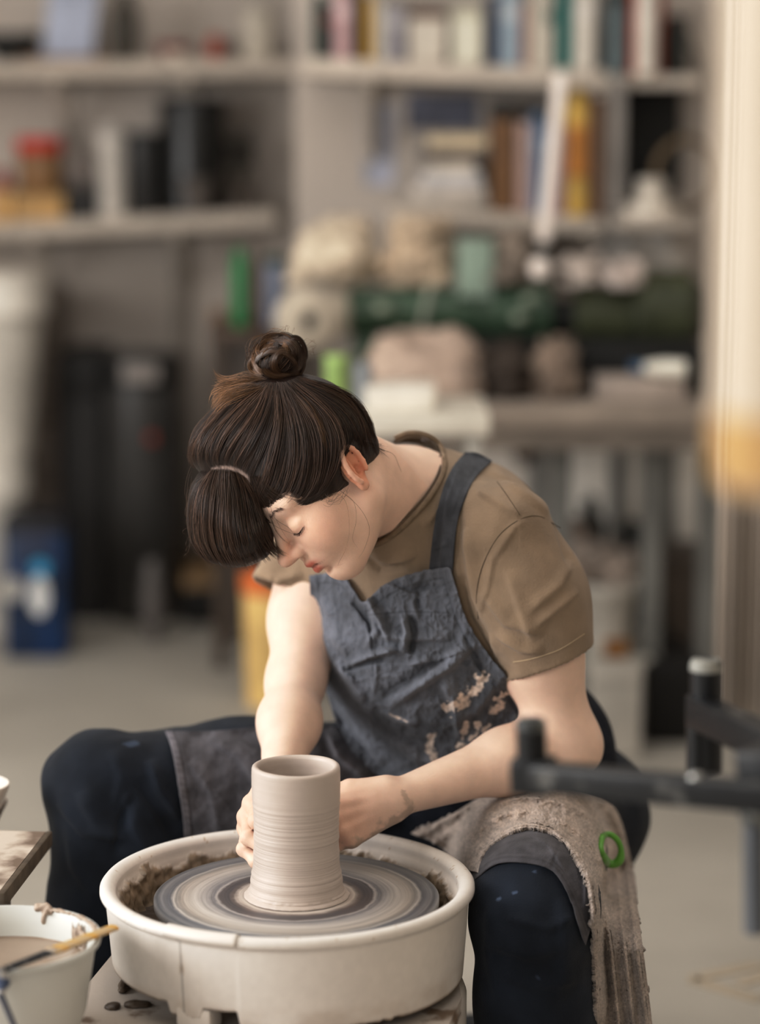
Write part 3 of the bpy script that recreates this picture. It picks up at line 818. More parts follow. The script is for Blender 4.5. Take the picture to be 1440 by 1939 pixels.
# fringe, falling forward over the forehead
fr = Field()
blob(fr, 418, 925, 3.155, 50, 45, .052); blob(fr, 424, 965, 3.150, 64, 56, .058); blob(fr, 430, 1012, 3.150, 68, 58, .058); blob(fr, 468, 1020, 3.13, 46, 44, .050)
fr.post = lambda P, d: np.maximum(d - .0016 * fbm(P * np.array([70, 70, 10]), 2, 62), (at(470, 1078, 3.15)[2] - P[..., 2]) + .010 * fbm(P * 60, 2, 3))
FV, FF = extract(fr, .0028)
fringe = link('fringe', from_np('fringe', FV, FF, np.full((len(FV), 3), .55)), M_HAIR, person)
# bun
bu = Field(); blob(bu, 530, 678, 3.175, 36, 32, .028, .02); blob(bu, 545, 670, 3.17, 32, 30, .025, .02); blob(bu, 506, 690, 3.165, 28, 20, .022, .02); blob(bu, 521, 712, 3.175, 30, 18, .022, .02)
bu.post = lambda P, d: d - .004 * fbm(P * 70, 2, 63)
UV_, UF = extract(bu, .0025)
bun = link('hair_bun', from_np('hair_bun', UV_, UF, np.full((len(UV_), 3), .7)), M_HAIR, person)
HB_BVH = bvh_of([hair, fringe]); BUN_BVH = bvh_of([bun]); SKIN_BVH = bvh_of([person])

def ribbons(paths, rads, cols, name, m, parent):
    """many thin tapering strands in one mesh"""
    V = []; F = []; C = []; k = 3; base = 0
    for P, r, c in zip(paths, rads, cols):
        n = len(P); T = np.gradient(P, axis=0); T /= np.linalg.norm(T, axis=1, keepdims=True) + 1e-12
        A = np.cross(T, CT); A /= np.linalg.norm(A, axis=1, keepdims=True) + 1e-9; B = np.cross(T, A)
        tp_ = np.clip(np.linspace(0, 1, n) * 8 + .4, 0, 1) * np.clip((1 - np.linspace(0, 1, n)) * 4 + .08, 0, 1)
        ring = []
        for j in range(k):
            a = 2 * math.pi * j / k; ring.append(P + (A * math.cos(a) + B * math.sin(a)) * (r * tp_)[:, None])
        V.append(np.stack(ring, 1).reshape(-1, 3)); C.append(np.repeat(c if c.ndim == 2 else np.tile(c, (n, 1)), k, axis=0))
        i = np.arange(n - 1)[:, None] * k + np.arange(k)[None]; j2 = np.arange(n - 1)[:, None] * k + (np.arange(k)[None] + 1) % k
        F.append(np.stack([i, j2, j2 + k, i + k], -1).reshape(-1, 4) + base); base += n * k
    return link(name, from_np(name, np.concatenate(V), np.concatenate(F), np.concatenate(C)), m, parent)

def family(guides, count, bvh, npt=14, dflt=3.12, lift=(.0006, .0040), jit=2.5, tone=(.45, 1.7), gold=0.0, clump=26, over=.0, seed=1, r=(.00016, .0003), trim=.12):
    rg = np.random.default_rng(seed); G = np.array([resample(g, npt) for g in guides]); out = []; rad = []; col = []
    cl = rg.uniform(0, 1, clump * 3)
    for s in range(count):
        u = rg.uniform(-over, 1 + over); c0 = cl[np.argmin(abs(cl - u))]; u2 = u; x = np.clip(u2, 0, 1) * (len(G) - 1); i = int(min(x, len(G) - 2)); f = x - i
        Q = G[i] * (1 - f) + G[i + 1] * f
        xc = np.clip(c0, 0, 1) * (len(G) - 1); ic = int(min(xc, len(G) - 2)); fc = xc - ic; Qc = G[ic] * (1 - fc) + G[ic + 1] * fc
        t = np.linspace(0, 1, npt); w = (.55 * np.sin(t * math.pi * .5) ** 1.5)[:, None]; Q = Q * (1 - w) + Qc * w
        if trim: 
            t2 = np.linspace(rg.uniform(0, trim * .6), 1 - rg.uniform(0, trim), npt); Q = np.stack([np.interp(t2, t, Q[:, k]) for k in (0, 1)], 1)
        ph = rg.uniform(0, 6.28, 2); Q = Q + rg.normal(0, jit, 2) * np.sin(t * math.pi * .9 + .15)[:, None] + np.stack([np.sin(t * 5 + ph[0]), np.cos(t * 4 + ph[1])], 1) * jit * .5
        ridge = .0022 * math.sin(c0 * 97) ; lf = rg.uniform(*lift)
        D = np.full(npt, np.nan)
        for k in range(npt):
            h = ray_depth(bvh, Q[k, 0], Q[k, 1])
            if h is not None: D[k] = h
        if np.isnan(D).all(): D[:] = dflt
        else: D = np.interp(t, t[~np.isnan(D)], D[~np.isnan(D)])
        D = np.convolve(np.pad(D, 2, mode='edge'), np.ones(5) / 5, 'valid') - lf - (ridge + .001) * np.sin(t * math.pi)
        out.append(np.array([at(a, b, c) for (a, b), c in zip(Q, D)])); rad.append(rg.uniform(*r))
        v = rg.uniform(*tone) * (1 + .35 * math.sin(c0 * 131)); base = np.array([1.0, .96, .92]) * v
        g = np.clip(gold * rg.uniform(.2, 1.6), 0, 1) * t[:, None] ** .6
        col.append(base * (1 - g) + np.array([5.6, 5.2, 3.4]) * v * g)
    return out, rad, col
P_, R_, C_ = [], [], []
def put(a): P_.extend(a[0]); R_.extend(a[1]); C_.extend(a[2])
TOP = [[(500, 724), (430, 760), (372, 820), (354, 868), (372, 893)], [(505, 724), (450, 765), (402, 820), (384, 868), (396, 889)],
       [(510, 724), (478, 780), (440, 835), (424, 872), (424, 884)], [(518, 725), (505, 790), (480, 850), (460, 884), (464, 900)],
       [(525, 725), (530, 800), (515, 870), (500, 920), (488, 944)], [(532, 724), (560, 800), (568, 870), (552, 932), (520, 965)],
       [(540, 722), (590, 790), (606, 860), (592, 930), (548, 973)], [(548, 720), (615, 780), (638, 840), (626, 905), (592, 964)],
       [(555, 718), (640, 775), (668, 830), (652, 862), (640, 882)], [(560, 716), (655, 760), (692, 812), (704, 845), (716, 868)], [(564, 712), (660, 744), (702, 792), (712, 830), (718, 850)]]
put(family(TOP, 2300, HB_BVH, seed=1, tone=(.35, 1.5), clump=22))
put(family(TOP, 160, HB_BVH, seed=2, tone=(1.2, 3.0), jit=6, lift=(.004, .012)))
put(family([[(474, 900), (482, 950), (505, 985), (535, 990)], [(480, 900), (500, 945), (530, 972), (560, 975)]], 220, HB_BVH, seed=13, over=.05, tone=(.3, 1.1), dflt=3.09))
put(family([[(478, 903), (498, 945), (545, 973), (600, 964), (645, 940)], [(488, 900), (520, 932), (570, 950), (612, 930), (640, 892)]], 330, HB_BVH, seed=3, over=.05, tone=(.3, 1.2)))
hs = ribbons(P_, R_, C_, 'hair_strands', M_STRAND, hair); P_, R_, C_ = [], [], []
FR = [[(398, 892), (366, 930), (357, 980), (362, 1030), (388, 1064)], [(405, 888), (385, 930), (377, 990), (386, 1040), (410, 1073)],
      [(418, 888), (410, 940), (406, 1000), (418, 1050), (440, 1082)], [(435, 889), (440, 940), (444, 1000), (455, 1045), (476, 1082)],
      [(450, 894), (470, 940), (482, 1000), (494, 1040), (512, 1064)], [(466, 906), (490, 955), (505, 1000), (524, 1036), (552, 1052)]]
put(family(FR, 1500, HB_BVH, seed=4, tone=(.40, 1.7), dflt=3.10, clump=16, trim=.10))
put(family([[(470, 908), (500, 955), (515, 1000), (535, 1030), (565, 1046)], [(474, 912), (508, 960), (524, 995), (545, 1020), (572, 1036)]], 26, HB_BVH, seed=15, tone=(.6, 1.6), dflt=3.07, trim=.3, jit=4))
put(family(FR, 90, HB_BVH, seed=5, tone=(1.2, 2.8), jit=5, lift=(.003, .010), trim=.02))
ribbons(P_, R_, C_, 'hair_strands', M_STRAND, fringe); P_, R_, C_ = [], [], []
# bun coils
rg = np.random.default_rng(11)
locks = [(522, 690, 40, 24, .1, 2.9, 3.5, .2), (536, 676, 36, 34, .5, 3.6, 3.3, .0), (512, 680, 34, 26, -.4, 2.4, 3.0, .7), (545, 662, 26, 20, .9, 2.2, 3.6, .0), (528, 664, 34, 22, .2, 3.3, 3.0, .1),
         (500, 688, 26, 22, -.2, 2.0, 3.0, .8), (556, 684, 20, 30, .1, 4.6, 3.0, .1), (518, 672, 22, 32, .7, 2.6, 2.8, .8), (535, 700, 36, 14, .1, .3, 2.8, .3), (508, 660, 22, 16, -.5, 3.1, 2.8, .9), (540, 690, 24, 20, 1.2, 1.0, 3.4, .2),
         (560, 664, 18, 24, -.3, 4.3, 3.2, .0), (494, 676, 16, 22, .3, 2.2, 2.6, 1.0), (526, 650, 30, 14, .1, 3.2, 2.9, .3)]
for li, (cx_, cy_, rx, ry, rot, a, span, gold_) in enumerate(locks):
    lw = rg.uniform(7, 12)
    for k in range(62):
        o_ = rg.normal(0, .5); prof_ = math.sqrt(max(0, 1 - min(1, abs(o_)) ** 2)); t = np.linspace(a + rg.uniform(-.2, .25), a + span + rg.uniform(-.3, .3), 18)
        wv = 1 + .04 * np.sin(t * 3 + li); x = (rx + o_ * lw) * np.cos(t) * wv; y = (ry + o_ * lw) * np.sin(t) * wv
        Q = np.stack([cx_ + x * math.cos(rot) - y * math.sin(rot), cy_ + x * math.sin(rot) + y * math.cos(rot)], 1); D = []
        for q in Q:
            h = ray_depth(BUN_BVH, *q); D.append(np.nan if h is None else h)
        D = np.array(D); tt = np.arange(18)
        if np.isnan(D).sum() > 13: continue
        D = np.interp(tt, tt[~np.isnan(D)], D[~np.isnan(D)]); D = np.convolve(np.pad(D, 2, mode='edge'), np.ones(5) / 5, 'valid') - .001 - .0065 * prof_ - .0006 * (li % 5)
        P_.append(np.array([at(q[0], q[1], d) for q, d in zip(Q, D)])); R_.append(rg.uniform(.0002, .00036)); v = rg.uniform(.5, 1.6) * (.6 + .5 * prof_)
        g_ = np.clip(gold_ * rg.uniform(.3, 1.3), 0, 1); C_.append(np.array([1.0, .92, .82]) * v * (1 - g_) + np.array([4.6, 4.2, 2.7]) * v * g_)
put(family([[(512, 722), (480, 716), (440, 722), (415, 712), (402, 694)], [(510, 724), (470, 728), (430, 738), (408, 752), (398, 775)], [(515, 728), (480, 740), (445, 752), (420, 768), (404, 792)]], 420, BUN_BVH, seed=6, tone=(.8, 1.6), gold=1.2, dflt=3.12, jit=6, trim=.35, over=.1))
put(family([[(520, 724), (545, 740), (575, 765), (600, 800), (612, 850)], [(525, 722), (560, 745), (590, 780), (610, 815), (622, 860)]], 60, HB_BVH, seed=7, tone=(.8, 1.5), gold=.5, jit=4))
put(family([[(505, 700), (500, 670), (512, 640), (535, 630), (560, 640)], [(480, 700), (470, 680), (478, 655), (495, 640), (510, 636)], [(540, 700), (565, 690), (582, 672), (580, 650), (560, 636)]], 90, BUN_BVH, seed=8, tone=(.8, 1.7), gold=.6, jit=7, dflt=3.17))
ribbons(P_, R_, C_, 'hair_strands', M_STRAND, bun); P_, R_, C_ = [], [], []
# loose wisps at the nape, the ear and the cheek
def wisp(pts, D, r=.00022, v=1.0):
    Q = resample(pts, 22); dd = np.interp(np.linspace(0, 1, 22), np.linspace(0, 1, len(D)), D)
    P_.append(np.array([at(a, b, c) for (a, b), c in zip(Q, dd)])); R_.append(r); C_.append(np.array([1.8, 1.7, 1.4]) * v)
for k in range(46):
    j = rg.normal(0, 5, 2); e = rg.normal(0, 12, 2)
    wisp([(672 + j[0], 835 + j[1]), (705 + j[0], 842 + j[1]), (714 + e[0] * .3, 848 + e[1] * .3), (724 + e[0] * .7, 856 + e[1] * .7)], (3.11, 3.15, 3.17), v=rg.uniform(.5, 1.4))
ribbons(P_, R_, C_, 'nape_hair', M_STRAND, person); P_, R_, C_ = [], [], []
wisp([(690, 838), (720, 850), (745, 860), (755, 880), (765, 905)], (3.12, 3.17, 3.2)); wisp([(660, 745), (690, 780), (698, 820), (690, 850)], (3.16, 3.14, 3.14))
wisp([(640, 735), (680, 770), (702, 800), (690, 835)], (3.17, 3.14, 3.14)); wisp([(632, 930), (655, 950), (662, 1000), (655, 1040), (640, 1070), (655, 1065)], (3.08, 3.075, 3.07, 3.08), v=2.4)
wisp([(640, 925), (680, 960), (700, 1000), (690, 1040), (675, 1062)], (3.08, 3.10, 3.11), v=1.6); wisp([(645, 930), (670, 950), (675, 985), (668, 1020), (680, 1040)], (3.075, 3.07, 3.08), v=1.8)
wisp([(505, 960), (515, 990), (540, 1005), (560, 1012)], (3.07, 3.06, 3.07), v=.8); wisp([(510, 945), (520, 980), (548, 1000), (556, 1012)], (3.07, 3.06, 3.07), v=.8)
ribbons(P_[:2], R_[:2], C_[:2], 'loose_strand', M_STRAND, person); ribbons(P_[2:], R_[2:], C_[2:], 'loose_strand', M_STRAND, person); P_, R_, C_ = [], [], []
for k in range(14):
    wisp([(366 + rg.normal(0, 4), 880 + k * 10), (356 + rg.normal(0, 4), 900 + k * 11), (353 + rg.normal(0, 4), 935 + k * 9), (362, 960 + k * 7)], (3.15, 3.14), r=.00014, v=1.4)
ribbons(P_, R_, C_, 'loose_strand', M_STRAND, person); P_, R_, C_ = [], [], []
for k in range(26):
    a = rg.uniform(-2.9, -.3); x, y = 535 + 52 * math.cos(a), 680 + 46 * math.sin(a)
    wisp([(x, y), (x + rg.normal(0, 9) + 8 * math.cos(a), y + rg.normal(0, 7) + 9 * math.sin(a)), (x + rg.normal(0, 16) + 14 * math.cos(a), y + rg.normal(0, 12))], (3.17, 3.17), r=.00014, v=2)
ribbons(P_, R_, C_, 'loose_strand', M_STRAND, person); P_, R_, C_ = [], [], []
for k in range(9):
    wisp([(600 + rg.uniform(0, 40), 930 + rg.uniform(0, 30)), (622 + rg.normal(0, 5), 950 + rg.normal(0, 5)), (645 + rg.normal(0, 5), 938 + rg.normal(0, 5)), (660 + rg.normal(0, 5), 920 + rg.normal(0, 6))], (3.08, 3.072, 3.075), r=.00016, v=1.2)
ribbons(P_, R_, C_, 'loose_strand', M_STRAND, person); P_, R_, C_ = [], [], []
# lashes and brow, rooted on the lid
def skin_at(f, l, u):
    o = hp(f + .03, l, u); h = SKIN_BVH.ray_cast(Vector(o), Vector(-hf)); return None if h[0] is None else np.array(h[0])
lash = []
for s in (1, -1):
    for k, t in enumerate(np.linspace(0, 1, 38)):
        l = .018 + .031 * t; u = -.0100 - .0030 * math.sin(t * math.pi) + .003 * t; p = skin_at(.09, s * l, u)
        if p is None: continue
        ln = .0062 * (.6 + .6 * t); d = unit(hf * .8 - hu * .75 + hl * s * (.1 + .5 * t) + rg.normal(0, .12, 3)); tt = np.linspace(0, 1, 6)[:, None]
        P_.append(p - hf * .0005 + d * ln * tt + hu * .0016 * tt ** 2); R_.append(.00022); C_.append(np.array([.5, .4, .4]))
    line = [skin_at(.09, s * (.016 + .034 * t), -.0098 - .0030 * math.sin(t * math.pi) + .003 * t) for t in np.linspace(0, 1, 14)]
    if all(x is not None for x in line): P_.append(np.array(line) + hf * .0001); R_.append(.0005); C_.append(np.array([.35, .22, .18]))
    ribbons(P_, R_, C_, 'eyelashes', M_STRAND, person); P_, R_, C_ = [], [], []
for s in (1, -1):
    for k in range(130):
        t = rg.uniform(0, 1); l = .012 + .034 * t; u = .0245 + .006 * math.sin(t * 2.4) + rg.normal(0, .0016); p = skin_at(.09, s * l, u)
        if p is None: continue
        d = unit(hl * s + hu * (.5 - .9 * t) + rg.normal(0, .1, 3)); tt = np.linspace(0, 1, 4)[:, None]
        P_.append(p + hf * .0002 + d * .006 * tt); R_.append(.00013); C_.append(np.array([1.0, .85, .75]))
    ribbons(P_, R_, C_, 'eyebrow', M_STRAND, person); P_, R_, C_ = [], [], []
# ================================================================== THE WHEEL
WZ = .453
WC = at_z(562, 1695, WZ); PC = at_z(545, 1668, WZ + .020)
M_PLAST = mat('white_plastic', (222, 216, 209), rough=.42, var=.035, scale=5, spec=.45, bump=.03, bscale=30)
M_DECK = mat('muddy_deck', (196, 186, 176), rough=.55, col2=(128, 108, 90), scale=22, lo=.36, hi=.46, det=8, bump=.2, bscale=50)
M_BLK = mat('black_rubber', (30, 30, 31), rough=.7, var=.15)

def mat_wheelhead():
    m = bpy.data.materials.new('wheel_head_smeared'); m.use_nodes = True; nt = m.node_tree; N = nt.nodes; L = nt.links; b = N['Principled BSDF']
    tc = N.new('ShaderNodeTexCoord'); sx = N.new('ShaderNodeSeparateXYZ'); L.new(tc.outputs['Object'], sx.inputs[0])
    def M(op, a, b_=None, v=None):
        n = N.new('ShaderNodeMath'); n.operation = op
        for i, q in enumerate((a, b_)):
            if q is None: continue
            if isinstance(q, (int, float)): n.inputs[i].default_value = q
            else: L.new(q, n.inputs[i])
        return n.outputs[0]
    r = M('SQRT', M('ADD', M('MULTIPLY', sx.outputs[0], sx.outputs[0]), M('MULTIPLY', sx.outputs[1], sx.outputs[1])))
    an = M('ARCTAN2', sx.outputs[1], sx.outputs[0])
    cb = N.new('ShaderNodeCombineXYZ'); L.new(M('MULTIPLY', r, 260.0), cb.inputs[0]); L.new(M('MULTIPLY', M('SINE', an), .8), cb.inputs[1]); L.new(M('MULTIPLY', M('COSINE', an), .8), cb.inputs[2])
    nz = N.new('ShaderNodeTexNoise'); nz.inputs['Scale'].default_value = 1.0; nz.inputs['Detail'].default_value = 5; L.new(cb.outputs[0], nz.inputs['Vector'])
    cb2 = N.new('ShaderNodeCombineXYZ'); L.new(M('MULTIPLY', r, 40.0), cb2.inputs[0]); L.new(M('MULTIPLY', M('SINE', an), 3), cb2.inputs[1]); L.new(M('MULTIPLY', M('COSINE', an), 3), cb2.inputs[2])
    n2 = N.new('ShaderNodeTexNoise'); n2.inputs['Scale'].default_value = 1.2; n2.inputs['Detail'].default_value = 6; L.new(cb2.outputs[0], n2.inputs['Vector'])
    rr = M('ADD', r, M('MULTIPLY', M('SUBTRACT', n2.outputs['Fac'], .5), .010))
    cr = N.new('ShaderNodeValToRGB'); e = cr.color_ramp; e.elements[0].position = 0; e.elements[1].position = 1
    L.new(M('MULTIPLY', rr, 1 / .18), cr.inputs[0])
    stops = [(0, (200, 191, 183)), (.40, (194, 185, 177)), (.44, (110, 100, 96)), (.47, (84, 80, 82)), (.53, (92, 86, 86)), (.55, (172, 167, 164)), (.57, (120, 118, 120)), (.62, (160, 156, 154)), (.70, (180, 174, 168)),
             (.79, (166, 158, 150)), (.83, (136, 132, 128)), (.845, (172, 167, 162)), (.87, (98, 99, 104)), (.93, (122, 121, 123)), (.96, (90, 92, 97)), (1, (140, 138, 137))]
    e.elements[0].color = srgb(*stops[0][1]); e.elements[1].color = srgb(*stops[-1][1])
    for p_, c in stops[1:-1]: q = e.elements.new(p_); q.color = srgb(*c)
    mx = N.new('ShaderNodeMix'); mx.data_type = 'RGBA'; mx.blend_type = 'OVERLAY'; mx.inputs['Factor'].default_value = .55
    L.new(cr.outputs[0], mx.inputs['A']); L.new(nz.outputs['Fac'], mx.inputs['B']); L.new(mx.outputs['Result'], b.inputs['Base Color'])
    b.inputs['Roughness'].default_value = .34; b.inputs['Specular IOR Level'].default_value = .6
    bp = N.new('ShaderNodeBump'); bp.inputs['Strength'].default_value = .12; bp.inputs['Distance'].default_value = .002; L.new(nz.outputs['Fac'], bp.inputs['Height']); L.new(bp.outputs[0], b.inputs['Normal'])
    return m

wheel = thing('throwing_wheel', 'white electric throwing wheel with round splash pan and clay-smeared grey disc', 'machine', (WC[0], WC[1], 0))
def off(c): return (c[0] - WC[0], c[1] - WC[1], 0)
head_ = lathe_obj('wheel_head', [(0, .439), (.174, .439), (.1765, .441), (.1775, .444), (.1775, .4515), (.176, .453), (.06, .4532), (0, .4532)], mat_wheelhead(), wheel, n=128)
lathe_obj('shaft', [(.02, .30), (.02, .44), (.045, .44), (.045, .43), (.0, .43)], mat('steel', (150, 150, 150), rough=.3, metal=.9), wheel, n=24)
# splash pan: two halves that meet at a seam, with a rounded rim; the skirt is notched at the front left
RP = .2285
SY = .985
def pan_col(V):
    x, y, z = V[:, 0] - off(PC)[0], V[:, 1] - off(PC)[1], V[:, 2]; r = np.hypot(x, y / SY); th = np.arctan2(y, x)
    nz = fbm(np.c_[np.cos(th) * 5, np.sin(th) * 5, z * 40], 4, 71); n2 = fbm(V * 140, 3, 72)
    lvl = .444 + .016 * nz + .012 * np.exp(-((th - 2.5) / .5) ** 2) + .008 * np.exp(-((th - .5) / .5) ** 2)
    inner = (r < RP - .010) & (z < .468)
    m = np.clip((lvl - z) / .0035 + n2 * 1.2, 0, 1) * inner
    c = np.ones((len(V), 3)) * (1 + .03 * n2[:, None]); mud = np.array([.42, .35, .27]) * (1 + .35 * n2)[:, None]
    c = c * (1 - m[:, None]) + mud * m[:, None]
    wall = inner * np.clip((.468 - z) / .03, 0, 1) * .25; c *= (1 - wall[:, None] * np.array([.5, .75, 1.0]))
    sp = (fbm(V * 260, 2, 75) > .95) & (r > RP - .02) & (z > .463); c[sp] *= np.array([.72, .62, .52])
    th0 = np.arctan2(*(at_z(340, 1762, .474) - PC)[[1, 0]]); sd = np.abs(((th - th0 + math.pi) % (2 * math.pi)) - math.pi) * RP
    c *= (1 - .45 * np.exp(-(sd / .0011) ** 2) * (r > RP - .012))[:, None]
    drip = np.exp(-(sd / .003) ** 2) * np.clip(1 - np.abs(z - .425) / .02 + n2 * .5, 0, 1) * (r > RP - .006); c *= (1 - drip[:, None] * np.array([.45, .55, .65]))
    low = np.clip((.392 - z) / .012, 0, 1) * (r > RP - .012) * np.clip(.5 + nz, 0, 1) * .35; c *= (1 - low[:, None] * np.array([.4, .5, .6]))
    return c
n = 288
prof = [(RP - .016, .4690), (RP - .0125, .4735), (RP - .006, .4760), (RP + .0005, .4748), (RP + .0035, .4710), (RP + .0038, .4660), (RP + .0015, .4628), (RP - .0030, .4610)]
outer = [(RP - .0030 - .0006 * k, .461 - .0085 * k) for k in range(1, 13)]
inner = [(RP - .0165, .466), (RP - .017, .460)] + [(RP - .018 - .0012 * k, .460 - .0055 * k) for k in range(1, 9)] + [(RP - .036, .409), (.15, .405), (.06, .405)]
V = []; full = inner[::-1] + prof + outer; nk = len(full)
thA = [math.atan2(*(at_z(x, y, .40) - PC)[[1, 0]]) for x, y in ((236, 1800), (372, 1885), (432, 1915))]
for i in range(n):
    a = 2 * math.pi * i / n; ca, sa = math.cos(a), math.sin(a)
    def between(a0, a1): 
        d = (a - a0) % (2 * math.pi); return d < (a1 - a0) % (2 * math.pi)
    for k, (r, z) in enumerate(full):
        if k >= nk - 12:
            j = k - (nk - 12); depth = 1.0
            # bottom edge: high at the left half, a small foot, the notch, then the deep front skirt
            if between(thA[1], thA[2]): depth = .80
            elif between(thA[0] - 1.6, thA[1]): depth = .82 + (.13 if between(thA[1] - .22, thA[1]) else 0)
            z = .461 - (.461 - z) * depth; 
        seam_ = 0
        V.append((r * ca, r * SY * sa, z))
V = np.array(V); V[:, 0] += off(PC)[0]; V[:, 1] += off(PC)[1]
idx = np.arange(n * nk).reshape(n, nk); jn_ = np.roll(idx, -1, axis=0)
Fp = np.stack([idx[:, :-1], jn_[:, :-1], jn_[:, 1:], idx[:, 1:]], -1).reshape(-1, 4)[:, ::-1]
# thicken the skirt with an inner wall
M_PAN = mat('splash_pan_plastic', (226, 221, 215), rough=.45, var=.03, scale=6, spec=.42, bump=.04, bscale=25, attr=True)
# subdivide the profile so the mud line has detail
pan = link('splash_pan', from_np('splash_pan', V, Fp), M_PAN, wheel)
sub = pan.modifiers.new('s', 'SUBSURF'); sub.levels = sub.render_levels = 1; sub.subdivision_type = 'SIMPLE'
bpy.context.view_layer.update()
dg = bpy.context.evaluated_depsgraph_get(); me2 = bpy.data.meshes.new_from_object(pan.evaluated_get(dg)); pan.modifiers.clear(); pan.data = me2
vv = np.empty(len(me2.vertices) * 3, np.float32); me2.vertices.foreach_get('co', vv); vv = vv.reshape(-1, 3).astype(float); 
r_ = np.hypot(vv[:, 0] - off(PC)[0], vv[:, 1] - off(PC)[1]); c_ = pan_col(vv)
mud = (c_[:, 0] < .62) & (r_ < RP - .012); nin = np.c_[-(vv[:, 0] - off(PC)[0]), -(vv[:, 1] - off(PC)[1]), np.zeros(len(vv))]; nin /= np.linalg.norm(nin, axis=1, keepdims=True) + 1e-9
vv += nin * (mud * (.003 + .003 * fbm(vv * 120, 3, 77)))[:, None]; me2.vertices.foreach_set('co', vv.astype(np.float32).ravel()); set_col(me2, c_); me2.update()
me2.polygons.foreach_set('use_smooth', [True] * len(me2.polygons))
# foot block under the pan's notch and rim joiner
a = thA[1] + .0; px_, py_ = off(PC)[0] + (RP - .028) * math.cos(a - .06), off(PC)[1] + (RP - .028) * math.sin(a - .06)
box_obj('pan_foot', (px_, py_, .366), (.046, .030, .026), M_PLAST, wheel, .004, Matrix.Rotation(a + math.pi / 2, 3, 'Z'))
th0 = math.atan2(*(at_z(340, 1762, .474) - PC)[[1, 0]])
bm = bmesh.new()
arc = [(math.cos(th0 - .02 + t), math.sin(th0 - .02 + t)) for t in np.linspace(-.06, .36, 24)]
sec = [(RP - .0175, .4690), (RP - .0130, .4752), (RP - .006, .4776), (RP + .0012, .4764), (RP + .0046, .4718), (RP + .0048, .466)]
rows = [[bm.verts.new((off(PC)[0] + r * ca, off(PC)[1] + r * SY * sa, z)) for r, z in sec] for ca, sa in arc]
for r0, r1 in zip(rows, rows[1:]):
    for k in range(len(sec) - 1): bm.faces.new((r0[k], r1[k], r1[k + 1], r0[k + 1]))
lip = link('rim_joiner', bm_mesh(bm), M_PLAST, wheel); md = lip.modifiers.new('t', 'SOLIDIFY'); md.thickness = .0012; md.offset = 0
# slurry lying in the pan
sl = Field(); 
lathe_obj('slurry', [(.0, .412), (.10, .4125), (.17, .413), (RP - .029, .4145), (RP - .026, .418)], mat('brown_slurry', (92, 76, 62), rough=.3, col2=(60, 47, 37), scale=30, bump=.5, bscale=60, spec=.6), wheel, c=(off(PC)[0], off(PC)[1], 0), n=96)
# body: deck, round housing, motor box, legs
bm = bmesh.new(); ox, oy = off(PC)[:2]
dk = []
DKZ = .345
for x, y in ((-.58, 2.44), (-.10, 2.50), (.06, 2.66), (.10, 2.90), (.10, 3.10), (.0, 3.24), (-.20, 3.26), (-.345, 3.10), (-.37, 2.86), (-.58, 2.80)): dk.append((x - WC[0], y - WC[1]))
add_prism(bm, dk, .322, DKZ, .008); autosmooth(link('deck', bm_mesh(bm), M_DECK, wheel))
lathe_obj('housing', [(0, .25), (.195, .25), (.212, .262), (.217, .28), (.217, .330), (.213, .340), (.204, .3430), (0, .3435)], M_PLAST, wheel, c=(ox + .006, oy, 0), n=96)
bm = bmesh.new(); add_prism(bm, [(-.24 + ox, -.26 + oy), (.13 + ox, -.26 + oy), (.13 + ox, .20 + oy), (-.24 + ox, .18 + oy)], .17, .3225, .012); autosmooth(link('motor_box', bm_mesh(bm), M_PLAST, wheel))
for lx, ly in ((-.21, -.22), (.10, -.22), (.10, .16), (-.21, .14), (-.42, -.30)):
    lg = tube_obj('leg', [(lx + ox, ly + oy, .325 if lx < -.3 else .18), (lx + ox, ly + oy, .012)], .016, mat('leg_steel', (150, 150, 148), rough=.4, metal=.6), wheel, 16)
    lathe_obj('foot_cap', [(0, 0), (.020, 0), (.021, .02), (.017, .03), (0, .03)], M_BLK, lg, c=(lx + ox, ly + oy, 0), n=20)
# clay crumbs: wet lumps on the deck
M_MUD = mat('wet_mud', (112, 98, 84), rough=.35, col2=(70, 58, 48), scale=60, bump=.4, bscale=90)
def lump(name, px, py, z, rx, ry, rz, lab, seed, m=None, grp=None):
    c = at_z(px, py, z); f = Field(); f.ell(c + np.array([0, 0, rz * .5]), np.eye(3), (rx, ry, rz), .01)
    f.post = lambda P, d: np.maximum(d - .22 * rz * 2 * fbm(P * 45, 3, seed), z + .0004 - P[..., 2])
    v, q = extract(f, .003, 14); o = link(name, from_np(name, v, q), m or M_MUD); tag(o, lab, 'clay', grp); return o
lump('clay_lump', 214, 1908, .345, .012, .012, .004, 'small dark wet clay blob on the white deck, nearest the bucket', 81)
lump('clay_lump', 262, 1905, .345, .018, .011, .004, 'flat brown clay smear on the deck, right of the small dark blob', 82)
lump('clay_lump', 236, 1868, .345, .007, .030, .006, 'long ridge of brown clay on the deck below the splash pan\'s left edge', 83)

